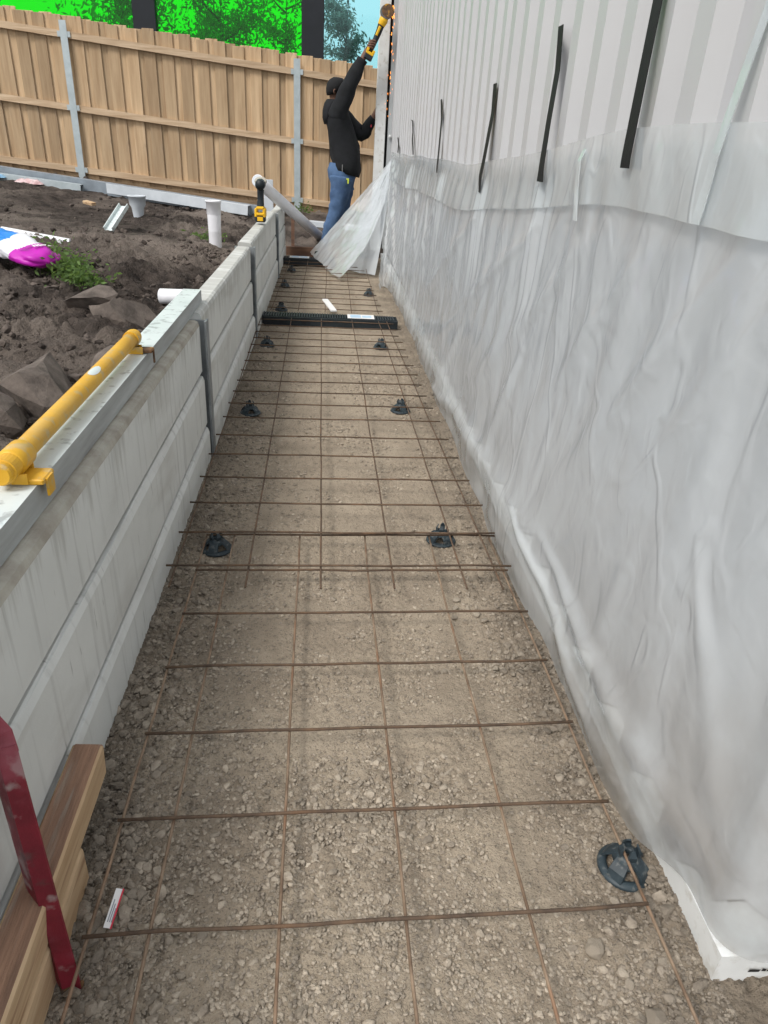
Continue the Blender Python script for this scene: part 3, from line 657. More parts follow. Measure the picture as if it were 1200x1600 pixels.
def bar_chair(loc, rz, label, sc=1):
    t = thing('bar_chair', label, 'bar chair', loc, 'black plastic bar chairs under the mesh', rz); t.scale = (sc,)*3
    if not hasattr(bar_chair, 'm'):
        d = {}
        d['base_ring'] = mesh('base_ring', *lathe([(.043, .004), (.044, .012), (.052, .013), (.062, .008), (.065, .003), (.063, 0), (.046, 0), (.043, .004)], 28), smooth=True)
        legs = []
        for k in range(4):
            a = k*math.pi/2+.3; ca, sa = math.cos(a), math.sin(a)
            path = [(ca*.054, sa*.054, .007), (ca*.045, sa*.045, .026), (ca*.033, sa*.033, .037), (ca*.020, sa*.020, .045)]
            legs.append(mesh('rib', *sweep(path, [(-.021, -.0035), (.021, -.0035), (.019, .0035), (-.019, .0035)], up=(ca, sa, .4), scale=[1.0, .98, .9, .8]), smooth=False))
        d['legs'] = legs
        d['collar'] = mesh('collar', *lathe([(.011, .038), (.011, .052), (.019, .054), (.025, .050), (.036, .036), (.034, .030), (.011, .038)], 18), smooth=True)
        pr = []
        for k in range(4):
            a = k*math.pi/2+.3+math.pi/4; ca, sa = math.cos(a), math.sin(a)
            pr.append(mesh('prong', *sweep([(ca*.019, sa*.019, .046), (ca*.022, sa*.022, .066), (ca*.016, sa*.016, .080)], [(-.010, -.0035), (.010, -.0035), (.010, .0035), (-.010, .0035)], up=(ca, sa, 0), scale=[1.1, .95, .5])))
        d['prongs'] = pr; bar_chair.m = d
    d = bar_chair.m
    link('base_ring', d['base_ring'], chair_m, t); link('collar', d['collar'], chair_m, t)
    for q in d['legs']: link('rib', q, chair_m, t)
    for q in d['prongs']: link('prong', q, chair_m, t)
for x, y, a, l in [(.545, .77, .4, 'nearest bar chair, its ring base seen from above beside the plastic sheet'), (-.318, 1.865, 1.1, 'bar chair at the mesh overlap, on the concrete wall side'), (.384, 1.935, .2, 'bar chair at the mesh overlap, on the plastic sheet side'),
                   (-.333, 3.065, .7, 'bar chair by the first steel wall post, wall side'), (.366, 3.165, 0, 'bar chair across from the first steel wall post, sheet side'),
                   (-.35, 4.285, .5, 'last bar chair before the black drain, wall side'), (.35, 4.325, 0, 'last bar chair before the black drain, sheet side'),
                   (-.325, 5.33, .9, 'first bar chair past the black drain, wall side'), (.363, 6.03, .2, 'only bar chair past the black drain on the sheet side'), (-.35, 6.25, .4, 'second bar chair past the black drain, wall side'), (-.33, 7.1, .4, 'farthest bar chair, just before the second drain piece')]:
    bar_chair((x, y, float(gz(x, y))+.003), a, l, .74)

# ------------------------------------------------------------------ drains
def drain(label, x0, x1, y, sticker, w=.125, h=.062):
    t = thing('channel_drain', label, 'drain', ((x0+x1)/2, y, .004)); ox = (x0+x1)/2
    a, b = x0-ox, x1-ox
    link('channel_body', mesh('channel_body', *join([box(a, b, 0, .012, 0, h-.012), box(a, b, w-.012, w, 0, h-.012), box(a, b, .0125, w-.0125, 0, .012), box(a, b, -.006, .006, h-.02, h-.004), box(a, a+.01, .0125, w-.0125, .0125, h-.012)])), blk, t)
    n = int((x1-x0)/.0175); bars = []
    for i in range(n): bars.append(box(a+i*.0175, a+i*.0175+.009, .008, w-.002, h-.010, h))
    for j in range(4): yy = .010+j*(w-.02)/3; bars.append(box(a, b, yy-.004, yy+.004, h-.014, h-.004))
    link('grate', mesh('grate', *join(bars)), blk, t)
    sx0, sx1, cols = sticker
    s = link('sticker', mesh('sticker', *box(sx0-ox, sx1-ox, .012, w-.01, h+.001, h+.003)), paper, t)
    link('sticker_print', mesh('sticker_print', *join([box(sx0-ox+.02, (sx0+sx1)/2-ox, .03, w-.03, h+.0035, h+.0045), box((sx0+sx1)/2-ox+.01, sx1-ox-.02, .04, w-.045, h+.0035, h+.0045)])), stickB, s)
drain('black grated drain channel lying across the whole gravel path', -.425, .50, 4.845, (.155, .34, 0), .145, .06)
drain('short far piece of black drain channel before the worker', -.44, .10, 7.5, (-.37, -.17, 0), .15, .07)
o = tag(link('plastic_offcut', mesh('plastic_offcut', *box(-.022, .022, -.20, .20, 0, .012, .002)), paper, None, (.03, 5.24, .066), (0, 0, .16)), 'white plastic offcut lying on the mesh behind the drain', 'offcut')
o = tag(link('paper_strip', mesh('paper_strip', *box(-.006, .006, -.028, .028, 0, .002)), paper, None, (-.319, .714, .024), (.35, .1, -.13)), 'small white paper strip with red edge among the stones', 'litter')
link('red_edge', mesh('red_edge', *box(.0045, .0066, -.0285, .0285, -.0006, .0028)), paperR, o)
link('print_lines', mesh('print_lines', *join([box(-.003+.003*k, -.0015+.003*k, -.02, .012-.006*k, .0022, .0026) for k in range(3)])), printG, o)

# ------------------------------------------------------------------ timbers and red stake, near left
def near_left():
    a = link('timber_beam', mesh('timber_beam', *box(-.026, .026, -.62, .40, -.036, .036, .004)), None, mats=[timb, timb2]); a.location = (-.4015, .535, .120); a.rotation_euler = (0, .05, .012)
    for p in a.data.polygons:
        p.material_index = 1 if abs(p.normal.x) > .6 else 0
    tag(a, 'weathered timber beam lying on another against the foot of the sleeper wall', 'timber')
    b = link('timber_packer', mesh('timber_packer', *box(-.024, .024, -.62, .25, -.039, .039, .004)), None, mats=[timb2], loc=(-.400, .535, .040), rot=(0, 0, .012)); tag(b, 'pale pine timber under the weathered beam', 'timber')
    # steel angle stake, leaning on the wall
    t = thing('steel_stake', 'scuffed red steel angle stake leaning over the timber', 'stake', (-.364, .606, .0))
    p0 = Vector((0, 0, -.02)); p1 = Vector((-.052, .085, .40))
    prof = [(-.026, -.010), (.004, .006), (.024, -.006), (.024, -.009), (.004, .003), (-.026, -.013)]
    path = [tuple(p0+(p1-p0)*k/6) for k in range(7)]
    sh = link('stake_shaft', mesh('stake_shaft', *sweep(path, prof, up=(-.3, -1, .2))), redp, t)
    link('worn_tip', mesh('worn_tip', *sweep([tuple(p0+(p1-p0)*k*.03) for k in range(-1, 3)], [(a*1.06, b*1.5) for a, b in prof], up=(-.3, -1, .2))), rustc, sh)
    link('bent_head', mesh('bent_head', *sweep([tuple(p1-(p1-p0)*.03), tuple(p1+Vector((-.004, .006, .010))), tuple(p1+Vector((-.014, .014, .014)))], [(a*1.02, b*1.1) for a, b in prof], up=(-.3, -1, .2))), redp, sh)
near_left()

# ------------------------------------------------------------------ aluminium channel and yellow tube on the wall top
def wall_top():
    t = thing('screed_channel', 'pale aluminium straight edge lying along the top of the wall', 'channel', (-.48, 0, .54))
    V = []; Fs = []
    def pr(y): # section at y
        k = (y-.2)/2.6; x = .016-.008*k; z = .0+.008*k
        return [(x, y, z), (x, y, z+.050), (x-.066, y, z+.050), (x-.066, y, z+.044), (x-.005, y, z+.044), (x-.005, y, z)]
    n = 6; st = np.linspace(-.5, 2.79, 24)
    for y in st: V += pr(y)
    for i in range(len(st)-1):
        for j in range(n): Fs.append((i*n+j, (i+1)*n+j, (i+1)*n+(j+1) % n, i*n+(j+1) % n))
    Fs += [tuple(range(n)), tuple(reversed(range((len(st)-1)*n, len(st)*n)))]
    me = mesh('channel_section', V, Fs); me.materials.append(alu); me.materials.append(alug)
    for p in me.polygons:
        if p.normal.x > .7: p.material_index = 1
    link('channel_section', me, None, t)
    # yellow tube clamp
    t = thing('yellow_tube', 'worn yellow steel tube clamp resting on the aluminium straight edge', 'tube', (-.508, 1.05, .592)); 
    A = Vector((0, 0, .032)); B = Vector((-.003, .87, .036)); r = .0185
    link('tube', mesh('tube', *tube([tuple(A+(B-A)*k/8) for k in range(9)], r, 24), smooth=True), yel, t)
    for P, s, nm in ((A, -1, 'end_cap'), (B, 1, 'end_cap')):
        link(nm, mesh(nm, *tube([tuple(P+Vector((0, s*q, 0))) for q in (-.035, -.004, -.003, .008, .012)], r, 24, scale=[1.16, 1.16, 1.04, 1.04, .9])), yel, t)
    link('clamp_collar', mesh('clamp_collar', *tube([tuple(A+Vector((0, q, 0))) for q in (.03, .034, .085, .09)], r, 20, scale=[1.1, 1.32, 1.28, 1.05]), smooth=True), yel, t)
    # jaws reaching over the straight edge
    for y0, w_, nm in ((.02, .05, 'jaw'), (.82, .03, 'jaw')):
        j = join([box(-.016, .053, y0, y0+w_, .001+.005*(y0 > .5), .011+.005*(y0 > .5), .002), box(.052, .056, y0+.010, y0+w_-.012, -.022, .009+.005*(y0 > .5)), box(-.018, .004, y0+.004, y0+w_-.004, .0105, .03)])
        q = link(nm, mesh(nm, *j), rustc if y0 > .5 else yel, t)
        link('jaw_web', mesh('jaw_web', *box(-.02, .03, y0-.004, y0-.0005, .004, .022)), yel, q)
        link('jaw_web', mesh('jaw_web', *box(-.02, .02, y0+w_+.0005, y0+w_+.004, .006, .02)), yel, q)
    V = []; Fs = []
    for i in range(13):
        u = -1+i/6; hw = .55*math.sqrt(max(0, 1-u*u))
        for j in range(7):
            an = 1.35+hw*(j/3-1); V.append((.0191*math.cos(an)-.0015, .50+.034*u, .034+.0191*math.sin(an)))
    for i in range(12):
        for j in range(6): Fs.append((i*7+j, i*7+j+1, i*7+j+8, i*7+j+7))
    link('bare_patch', mesh('bare_patch', V, Fs, True), alu, t)
wall_top()

# ------------------------------------------------------------------ paling fence
FY = 10.75
def fz(x): return .235+.078*(-x-.4)         # ground line of the fence
def fence():
    t = thing('paling_fence', 'tall pine paling fence with three rails across the back of the yard', 'fence', (-2, FY, 0))
    g = random.Random(3); per = .222; i = 0; x = -7.6
    while x < 2.6:
        for (dx, dy, wd) in ((0, 0, .145), (per/2, .020, .15)):
            xc = x+dx; h = 1.90+g.uniform(-.018, .018); z0 = fz(xc)-.02
            b = xf(box(-wd/2, wd/2, 0, .016, 0, h, .003), (0, 0, 0), (0, g.uniform(-.006, .006), 0))
            link('paling', mesh('paling', *b), pine, t, (xc+2, dy, z0))
        x += per
    posts = [-6.25, -3.29, -.41, 2.25]
    for dzz, hh in ((1.685, .075), (.89, .075), (.165, .075)):
        ends = [-7.7]+posts+[2.7]
        for a, b in zip(ends[:-1], ends[1:]):
            za, zb = fz(a)+dzz, fz(b)+dzz
            V = [(a+.004+2, yy, za+q) for yy in (-.042, -.002) for q in (-hh/2, hh/2)]+[(b-.004+2, yy, zb+q) for yy in (-.042, -.002) for q in (-hh/2, hh/2)]
            link('rail', mesh('rail', V, [(0, 1, 3, 2), (4, 6, 7, 5), (0, 4, 5, 1), (2, 3, 7, 6), (1, 5, 7, 3), (0, 2, 6, 4)]), rail, t)
    for px in posts:
        p = link('steel_post', mesh('steel_post', *join([box(-.042, .042, -.055, -.046, 0, 1.93), box(-.042, -.036, -.0461, -.043, 0, 1.93)])), galv, t, (px+2, -.002, fz(px)-.1))
        for dzz in (1.685, .89, .165):
            for q0, q1 in ((-.078, -.043), (.043, .078)):
                link('bracket', mesh('bracket', *box(q0, q1, -.052, -.046, dzz+.07, dzz+.13)), galv, p)
    # plinth board under the palings
    V = [(a+2, yy, fz(a)+q) for a in (-7.6, 2.6) for yy in (-.03, -.003) for q in (-.2, .075)]
    link('plinth_board', mesh('plinth_board', V, [(0, 1, 3, 2), (4, 6, 7, 5), (0, 4, 5, 1), (2, 3, 7, 6), (1, 5, 7, 3), (0, 2, 6, 4)]), plinth_m, t)
fence()

# ------------------------------------------------------------------ glazed frame and trees beyond the fence
def glazing():
    t = thing('glazed_building', 'dark framed glazed building with bright green panes beyond the fence', 'building', (-2, 12.5, 0))
    for x0, x1 in ((-2.83, -2.50), (-.41, -.08), (-5.3, -4.97), (2.1, 2.43)):
        link('frame_column', mesh('frame_column', *box(x0+2, x1+2, -.06, .10, -.3, 4.1, .01)), win_f, t)
    link('head_beam', mesh('head_beam', *box(-5.29+2, 2.42+2, -.055, .095, 4.101, 4.4)), win_f, t)
    link('sill_beam', mesh('sill_beam', *box(-5.29+2, 2.42+2, -.05, .09, .6, .8)), win_f, t)
    for x0, x1, m in ((-4.97, -2.83, gGreen), (-2.50, -.41, gGreen), (-.08, 2.1, gCyan)):
        q = link('pane', mesh('pane', *box(x0+2, x1+2, .0, .006, .8, 4.1)), m, t)
        q['label'] = 'bright green tinted pane' if m is gGreen else 'pale cyan pane'
glazing()
def tree(loc, h, cw, n, label, seed, lo=.35, leaf=.14, m=None):
    g = np.random.default_rng(seed); rr = random.Random(seed)
    t = thing('gum_tree', label, 'tree', loc, 'trees beyond the fence')
    parts = [tube([(0, 0, -.4), (.05*h/6, 0, h*.25), (-.04*h/6, .05, h*.5), (.03, 0, h*.86)], .045*h/2.2, 9, scale=[1.2, .9, .6, .15])]
    tips = []
    for k in range(16):
        a = rr.uniform(0, 6.28); z0 = h*rr.uniform(lo*.8, .8); L = cw*rr.uniform(.5, 1)*(1-.4*z0/h); e = (math.cos(a)*L, math.sin(a)*L, z0+L*rr.uniform(.3, .9))
        parts.append(tube([(0, 0, z0), (e[0]*.5, e[1]*.5, z0+(e[2]-z0)*.4), e], .02*h/4, 6, scale=[1, .7, .25])); tips += [e, (e[0]*.6, e[1]*.6, z0+(e[2]-z0)*.55)]
    tips.append((0, 0, h*.9)); link('trunk', mesh('trunk', *join(parts), smooth=True), bark, t)
    T = np.array(tips); c = T[g.integers(0, len(T), n)]; sub = g.normal(0, 1, (n, 3))*np.array([.2, .2, .16])*cw*g.uniform(.5, 1.3, (n, 1))
    P = c+sub; a = g.normal(0, 1, (n, 3)); a /= np.linalg.norm(a, axis=1)[:, None]; b = np.cross(a, g.normal(0, 1, (n, 3))); b /= np.linalg.norm(b, axis=1)[:, None]
    sz = leaf*g.uniform(.6, 1.3, (n, 1)); V = np.stack([P-a*sz, P+b*sz*.35, P+a*sz, P-b*sz*.35], 1).reshape(-1, 3)
    link('crown', trimesh('crown', V, np.arange(4*n).reshape(-1, 4), False), m or leaf1, t)
    return t
tree((-4.2, 17.5, 0), 4.6, 1.5, 7000, 'spreading dark tree seen through the left end of the green glass', 21, .3, .07, leaf3)
tree((-2.05, 16.0, 0), 4.0, 1.05, 6500, 'rounded tree just right of the left dark column, seen through green glass', 22, .3, .06, leaf3)
tree((-.95, 18.5, 0), 4.7, .7, 2000, 'thin airy tree seen through green glass by the right dark column', 23, .4, .06, leaf3)
tree((.35, 17.5, 0), 4.35, .62, 4200, 'pale grey tree seen through the cyan pane behind the worker', 24, .35, .05, leaf3)
tree((-3.0, 21, 0), 3.6, 1.3, 4000, 'low distant tree in the middle of the green glass', 26, .2, .07, leaf3)

# ------------------------------------------------------------------ worker with angle grinder
def evalskin(name, verts, edges, radii, root=0, sub=2):
    me = bpy.data.meshes.new(name); me.from_pydata(verts, edges, []); ob = bpy.data.objects.new(name, me); COL.objects.link(ob)
    ob.modifiers.new('s', 'SKIN'); 
    sv = me.skin_vertices[0].data
    for i, r in enumerate(radii): sv[i].radius = (r, r) if not isinstance(r, tuple) else r; sv[i].use_root = (i == root)
    ms = ob.modifiers.new('u', 'SUBSURF'); ms.levels = sub; ms.render_levels = sub
    dg = bpy.context.evaluated_depsgraph_get(); out = bpy.data.meshes.new_from_object(ob.evaluated_get(dg)); bpy.data.objects.remove(ob); out.shade_smooth(); out.name = name; return out
def loft(rings, n=22, wob=0, seed=1, caps=True):
    """rings: (x, y, z, rx, ry [, tiltx])"""
    V = []; 
    for k, q in enumerate(rings):
        x, y, z, rx, ry = q[:5]; tl = q[5] if len(q) > 5 else 0
        for i in range(n):
            a = 2*math.pi*i/n; w_ = 1+wob*(float(vn(a*2.2+.01, k*.9, seed))-.5)
            V.append((x+rx*w_*math.cos(a), y+ry*w_*math.sin(a), z+tl*math.cos(a)))
    Fs = [(k*n+i, k*n+(i+1) % n, (k+1)*n+(i+1) % n, (k+1)*n+i) for k in range(len(rings)-1) for i in range(n)]
    if caps: Fs += [tuple(reversed(range(n))), tuple(range((len(rings)-1)*n, len(rings)*n))]
    return V, Fs
def limb(pts, rad, n=14, wob=.12, seed=2):
    # smooth tube through joints with varying radius and cloth wobble
    P = [Vector(p) for p in pts]; fine = []; rr = []
    for i in range(len(P)-1):
        for k in range(6): fine.append(P[i].lerp(P[i+1], k/6)); rr.append(rad[i]+(rad[i+1]-rad[i])*k/6)
    fine.append(P[-1]); rr.append(rad[-1])
    for _ in range(2): fine = [fine[0]]+[(fine[i-1]+fine[i]*2+fine[i+1])/4 for i in range(1, len(fine)-1)]+[fine[-1]]
    rr = [r*(1+wob*(float(vn(i*.7, r*50, seed))-.5)) for i, r in enumerate(rr)]
    return tube([tuple(p) for p in fine], 1.0, n, scale=rr)
def worker():
    t = thing('person', 'person in black hooded jacket and blue jeans reaching up with an angle grinder', 'person', (.08, 8.5, .06))
    O = Vector((.08, 8.5, 0.06)); L = lambda *p: tuple(Vector(p)-O)
    v = [L(.165, 8.5, .90), L(.16, 8.5, 1.10), L(.12, 8.5, 1.33), L(.075, 8.5, 1.47), L(.072, 8.49, 1.54), L(.080, 8.48, 1.605), L(.082, 8.475, 1.665),
         L(.11, 8.35, 1.43), L(.225, 8.30, 1.685), L(.345, 8.30, 1.905), L(.395, 8.30, 1.985), 
         L(.14, 8.65, 1.42), L(.37, 8.63, 1.22), L(.50, 8.60, 1.42), L(.545, 8.585, 1.50),
         L(.155, 8.41, .84), L(.115, 8.39, .47), L(.0, 8.41, .12), L(.13, 8.39, .085),
         L(.175, 8.59, .84), L(.165, 8.61, .47), L(.06, 8.64, .12), L(.19, 8.63, .085)]
    e = [(0, 1), (1, 2), (2, 3), (3, 4), (4, 5), (5, 6), (2, 7), (7, 8), (8, 9), (9, 10), (2, 11), (11, 12), (12, 13), (13, 14), (0, 15), (15, 16), (16, 17), (17, 18), (0, 19), (19, 20), (20, 21), (21, 22)]
    r = [.12, .12, .125, .06, .058, .088, .075, .06, .045, .032, .036, .06, .045, .032, .034, .085, .058, .04, .04, .085, .058, .04, .04]
    body = evalskin('body', v, e, r)
    bm = bmesh.new(); bm.from_mesh(body)
    def addvf(vf):
        vs = [bm.verts.new(p) for p in vf[0]]; bm.verts.ensure_lookup_table()
        for f in vf[1]:
            try: bm.faces.new([vs[i] for i in f]).smooth = True
            except ValueError: pass
    # right hand closed round the grinder handle (axis runs from palm up to the head), left hand flat on the post
    hx, hy, hz = .405, 8.30, 2.00
    for k in range(4):
        q = k*.021; bx, bz = hx-.012+q*.45, hz-.015+q*.9
        ln = [1, 1.08, 1.02, .85][k]
        addvf(limb([L(bx-.022, hy-.022, bz), L(bx+.004, hy-.046*ln, bz+.004), L(bx+.036*ln, hy-.040, bz+.002), L(bx+.046, hy-.012, bz-.004)], [.0105, .010, .009, .0075], 8, 0))
    addvf(limb([L(hx-.012, hy+.02, hz-.02), L(hx+.016, hy+.040, hz+.015), L(hx+.038, hy+.030, hz+.045), L(hx+.045, hy+.006, hz+.055)], [.014, .012, .0105, .009], 8, 0))
    for k in range(4):
        bx = .545; by = 8.555+k*.021; ln = [.9, 1.05, 1, .8][k]
        addvf(limb([L(bx, by, 1.515), L(bx+.006, by-.002, 1.515+.04*ln), L(bx+.004, by-.004, 1.515+.078*ln)], [.010, .0092, .007], 8, 0))
    addvf(limb([L(.535, 8.555, 1.48), L(.545, 8.525, 1.505), L(.548, 8.505, 1.53)], [.012, .011, .008], 8, 0))
    # nose, brow, lips, chin
    addvf(limb([L(.158, 8.462, 1.648), L(.180, 8.458, 1.612), L(.166, 8.462, 1.597)], [.010, .017, .010], 8, 0))
    addvf(limb([L(.148, 8.445, 1.573), L(.164, 8.462, 1.570), L(.148, 8.482, 1.573)], [.008, .011, .008], 8, 0))
    addvf(limb([L(.115, 8.468, 1.54), L(.140, 8.465, 1.540), L(.152, 8.465, 1.545)], [.04, .03, .014], 8, 0))
    for yy in (8.432, 8.497): addvf(limb([L(.146, yy, 1.632), L(.156, yy+.002, 1.630), L(.158, yy+.004, 1.626)], [.012, .011, .006], 8, 0))
    bm.to_mesh(body); bm.free()
    link('body', body, skin_m, t)
    for yy, s in ((8.392, -1), (8.572, 1)):
        link('ear', mesh('ear', *xf(lathe([(0, .006), (.014, .008), (.020, .0), (.012, -.010)], 12), L(.065, yy, 1.60), (1.57*s, 0, .2), (.85, 1.35, 1)), smooth=True), skin_m, t)
    # knit beanie / hair
    rings = [(.066, 8.478, 1.575, .082, .070, .012), (.070, 8.477, 1.61, .096, .090, .022), (.074, 8.476, 1.65, .100, .094, .022), (.076, 8.476, 1.69, .092, .086, .014), (.078, 8.476, 1.716, .068, .062, .008), (.078, 8.476, 1.73, .03, .028)]
    link('hair', mesh('hair', *loft([(a-O.x, b-O.y, c-O.z, *k) for a, b, c, *k in rings], 20, .05), smooth=True), hair_m, t)
    # jacket
    T = [(.215, 8.5, .835, .150, .20, -.03), (.21, 8.5, .90, .162, .205, -.02), (.195, 8.5, 1.0, .165, .20, -.01), (.175, 8.5, 1.12, .162, .20), (.145, 8.5, 1.24, .150, .205), (.115, 8.5, 1.34, .138, .215), (.095, 8.5, 1.42, .118, .20), (.08, 8.5, 1.48, .09, .13), (.075, 8.495, 1.53, .072, .085)]
    parts = [loft([(a-O.x, b-O.y, c-O.z, *k) for a, b, c, *k in T], 28, .10, 5)]
    parts.append(limb([L(.10, 8.40, 1.38), L(.125, 8.345, 1.46), L(.228, 8.30, 1.69), L(.335, 8.30, 1.885)], [.105, .098, .076, .056], 16, .2, 3))
    parts.append(limb([L(.13, 8.60, 1.38), L(.17, 8.65, 1.38), L(.375, 8.63, 1.21), L(.485, 8.605, 1.39)], [.10, .09, .074, .054], 16, .2, 4))
    def crumple(vf, amp, fr, sd):
        V = np.array(vf[0]); c = V.mean(0); d = V-np.array([c[0], c[1], 0])*np.array([1, 1, 0]); d[:, 2] = 0; d /= np.linalg.norm(d, axis=1)[:, None]+1e-6
        k = fbm(V[:, 0]*fr+V[:, 1]*fr*.6, V[:, 2]*fr*1.7+V[:, 1]*fr*.5, sd, 3); return [tuple(p) for p in V+d*(amp*k)[:, None]], vf[1]
    jk = link('jacket', mesh('jacket', *crumple(join(parts), .05, 9, 200), smooth=True), jack_m, t)
    hd = [(.005, 8.49, 1.30, .05, .09), (-.005, 8.49, 1.36, .058, .13), (.012, 8.49, 1.43, .072, .135), (.045, 8.49, 1.495, .085, .125), (.06, 8.49, 1.53, .075, .10)]
    link('hood', mesh('hood', *loft([(a-O.x, b-O.y, c-O.z, *k) for a, b, c, *k in hd], 20, .12, 8), smooth=True), jack_m, jk)
    link('zip_pull', mesh('zip_pull', *box(.155-O.x, .163-O.x, 8.288-O.y, 8.294-O.y, .86-O.z, .93-O.z)), zipm, jk)
    link('chest_patch', mesh('chest_patch', *box(.455-O.x, .467-O.x, 8.533-O.y, 8.536-O.y, 1.30-O.z, 1.325-O.z)), paperR, jk)
    # jeans
    parts = [loft([(a-O.x, b-O.y, c-O.z, *k) for a, b, c, *k in [(.165, 8.5, .74, .13, .17), (.165, 8.5, .80, .152, .19), (.165, 8.5, .87, .155, .185), (.165, 8.5, .94, .14, .17)]], 22, .06, 6),
             limb([L(.158, 8.42, .80), L(.145, 8.40, .66), L(.108, 8.39, .47), L(.045, 8.40, .27), L(-.005, 8.41, .12)], [.135, .112, .086, .078, .068], 16, .22, 7),
             limb([L(.18, 8.58, .80), L(.185, 8.60, .66), L(.165, 8.61, .47), L(.11, 8.63, .27), L(.055, 8.64, .12)], [.13, .112, .086, .078, .068], 16, .22, 9)]
    jn = link('jeans', mesh('jeans', *crumple(join(parts), .04, 10, 210), smooth=True), jean_m, t)
    link('pocket_tag', mesh('pocket_tag', *join([box(.218-O.x, .231-O.x, 8.285-O.y, 8.30-O.y, .75-O.z, .80-O.z), box(.206-O.x, .2175-O.x, 8.286-O.y, 8.30-O.y, .788-O.z, .80-O.z)])), hiviz, jn)
    for (x, y) in ((-.005, 8.41), (.055, 8.64)):
        link('shoe', mesh('shoe', *loft([(x+.065-O.x, y-.01-O.y, .0, .145, .05), (x+.065-O.x, y-.01-O.y, .03, .15, .052), (x+.05-O.x, y-.01-O.y, .065, .12, .048), (x+.012-O.x, y-O.y, .10, .07, .046)], 18), smooth=True), shoe_m, t)
    # grinder
    g = thing('angle_grinder', 'yellow and black cordless angle grinder held high against the steel post', 'power tool', (.43, 8.30, 2.0)); G = Vector((.43, 8.30, 2.0)); K = lambda *p: tuple(Vector(p)-G)
    link('handle', mesh('handle', *limb([K(.405, 8.29, 1.955), K(.438, 8.29, 2.02), K(.485, 8.29, 2.12), K(.510, 8.29, 2.19)], [.026, .027, .03, .034], 14, 0), smooth=True), blk, g)
    link('battery', mesh('battery', *xf(box(-.042, .042, -.04, .04, -.035, .03, .008), K(.395, 8.28, 1.915), (0, .42, 0))), blk, g)
    link('battery_mount', mesh('battery_mount', *xf(join([box(-.04, .04, -.044, .044, -.012, .014, .004), box(-.044, -.018, -.046, .046, .010, .040, .004), box(.018, .044, -.046, .046, .010, .040, .004)]), K(.402, 8.278, 1.935), (0, .42, 0))), toolY, g)
    link('gear_head', mesh('gear_head', *limb([K(.505, 8.29, 2.175), K(.525, 8.29, 2.215), K(.545, 8.29, 2.26)], [.036, .044, .036], 14, 0), smooth=True), toolY, g)
    link('side_stripe', mesh('side_stripe', *limb([K(.462, 8.264, 2.09), K(.496, 8.258, 2.165)], [.012, .014], 8, 0)), toolY, g)
    link('blade_guard', mesh('blade_guard', *xf(lathe([(0, .016), (.060, .016), (.063, .0), (.060, -.012), (.058, .010), (0, .012)], 24), K(.552, 8.275, 2.285), (1.35, .1, 0))), toolG, g)
    link('cutting_disc', mesh('cutting_disc', *xf(lathe([(0, .0016), (.061, .0016), (.061, -.0016), (0, -.0016)], 28), K(.566, 8.262, 2.295), (1.35, .1, 0))), rustc, g)
worker()
def sparks():
    g = np.random.default_rng(4); n = 46; V = []; T = []
    for i in range(n):
        k = g.random()**2.6; z = 2.36-1.3*k*g.random()**.4; x = .632+.010*g.normal()*(1+k); y = 8.42+.02*g.normal(); L = .006+.016*g.random(); w_ = .0016+.0032*g.random()*(1-k)
        b = len(V); V += [(x-w_, y, z), (x+w_, y, z), (x+g.normal()*.004, y, z-L), (x, y-w_, z-L*.3), (x, y, z+L*.6)]
        T += [(b, b+1, b+3), (b, b+3, b+2), (b+1, b+2, b+3), (b, b+4, b+1), (b, b+2, b+1)]
    o = link('sparks', mesh('sparks', V, T), spark_m); o['kind'] = 'stuff'; tag(o, 'orange grinding sparks falling down the dark gap of the house corner', 'sparks')
sparks()

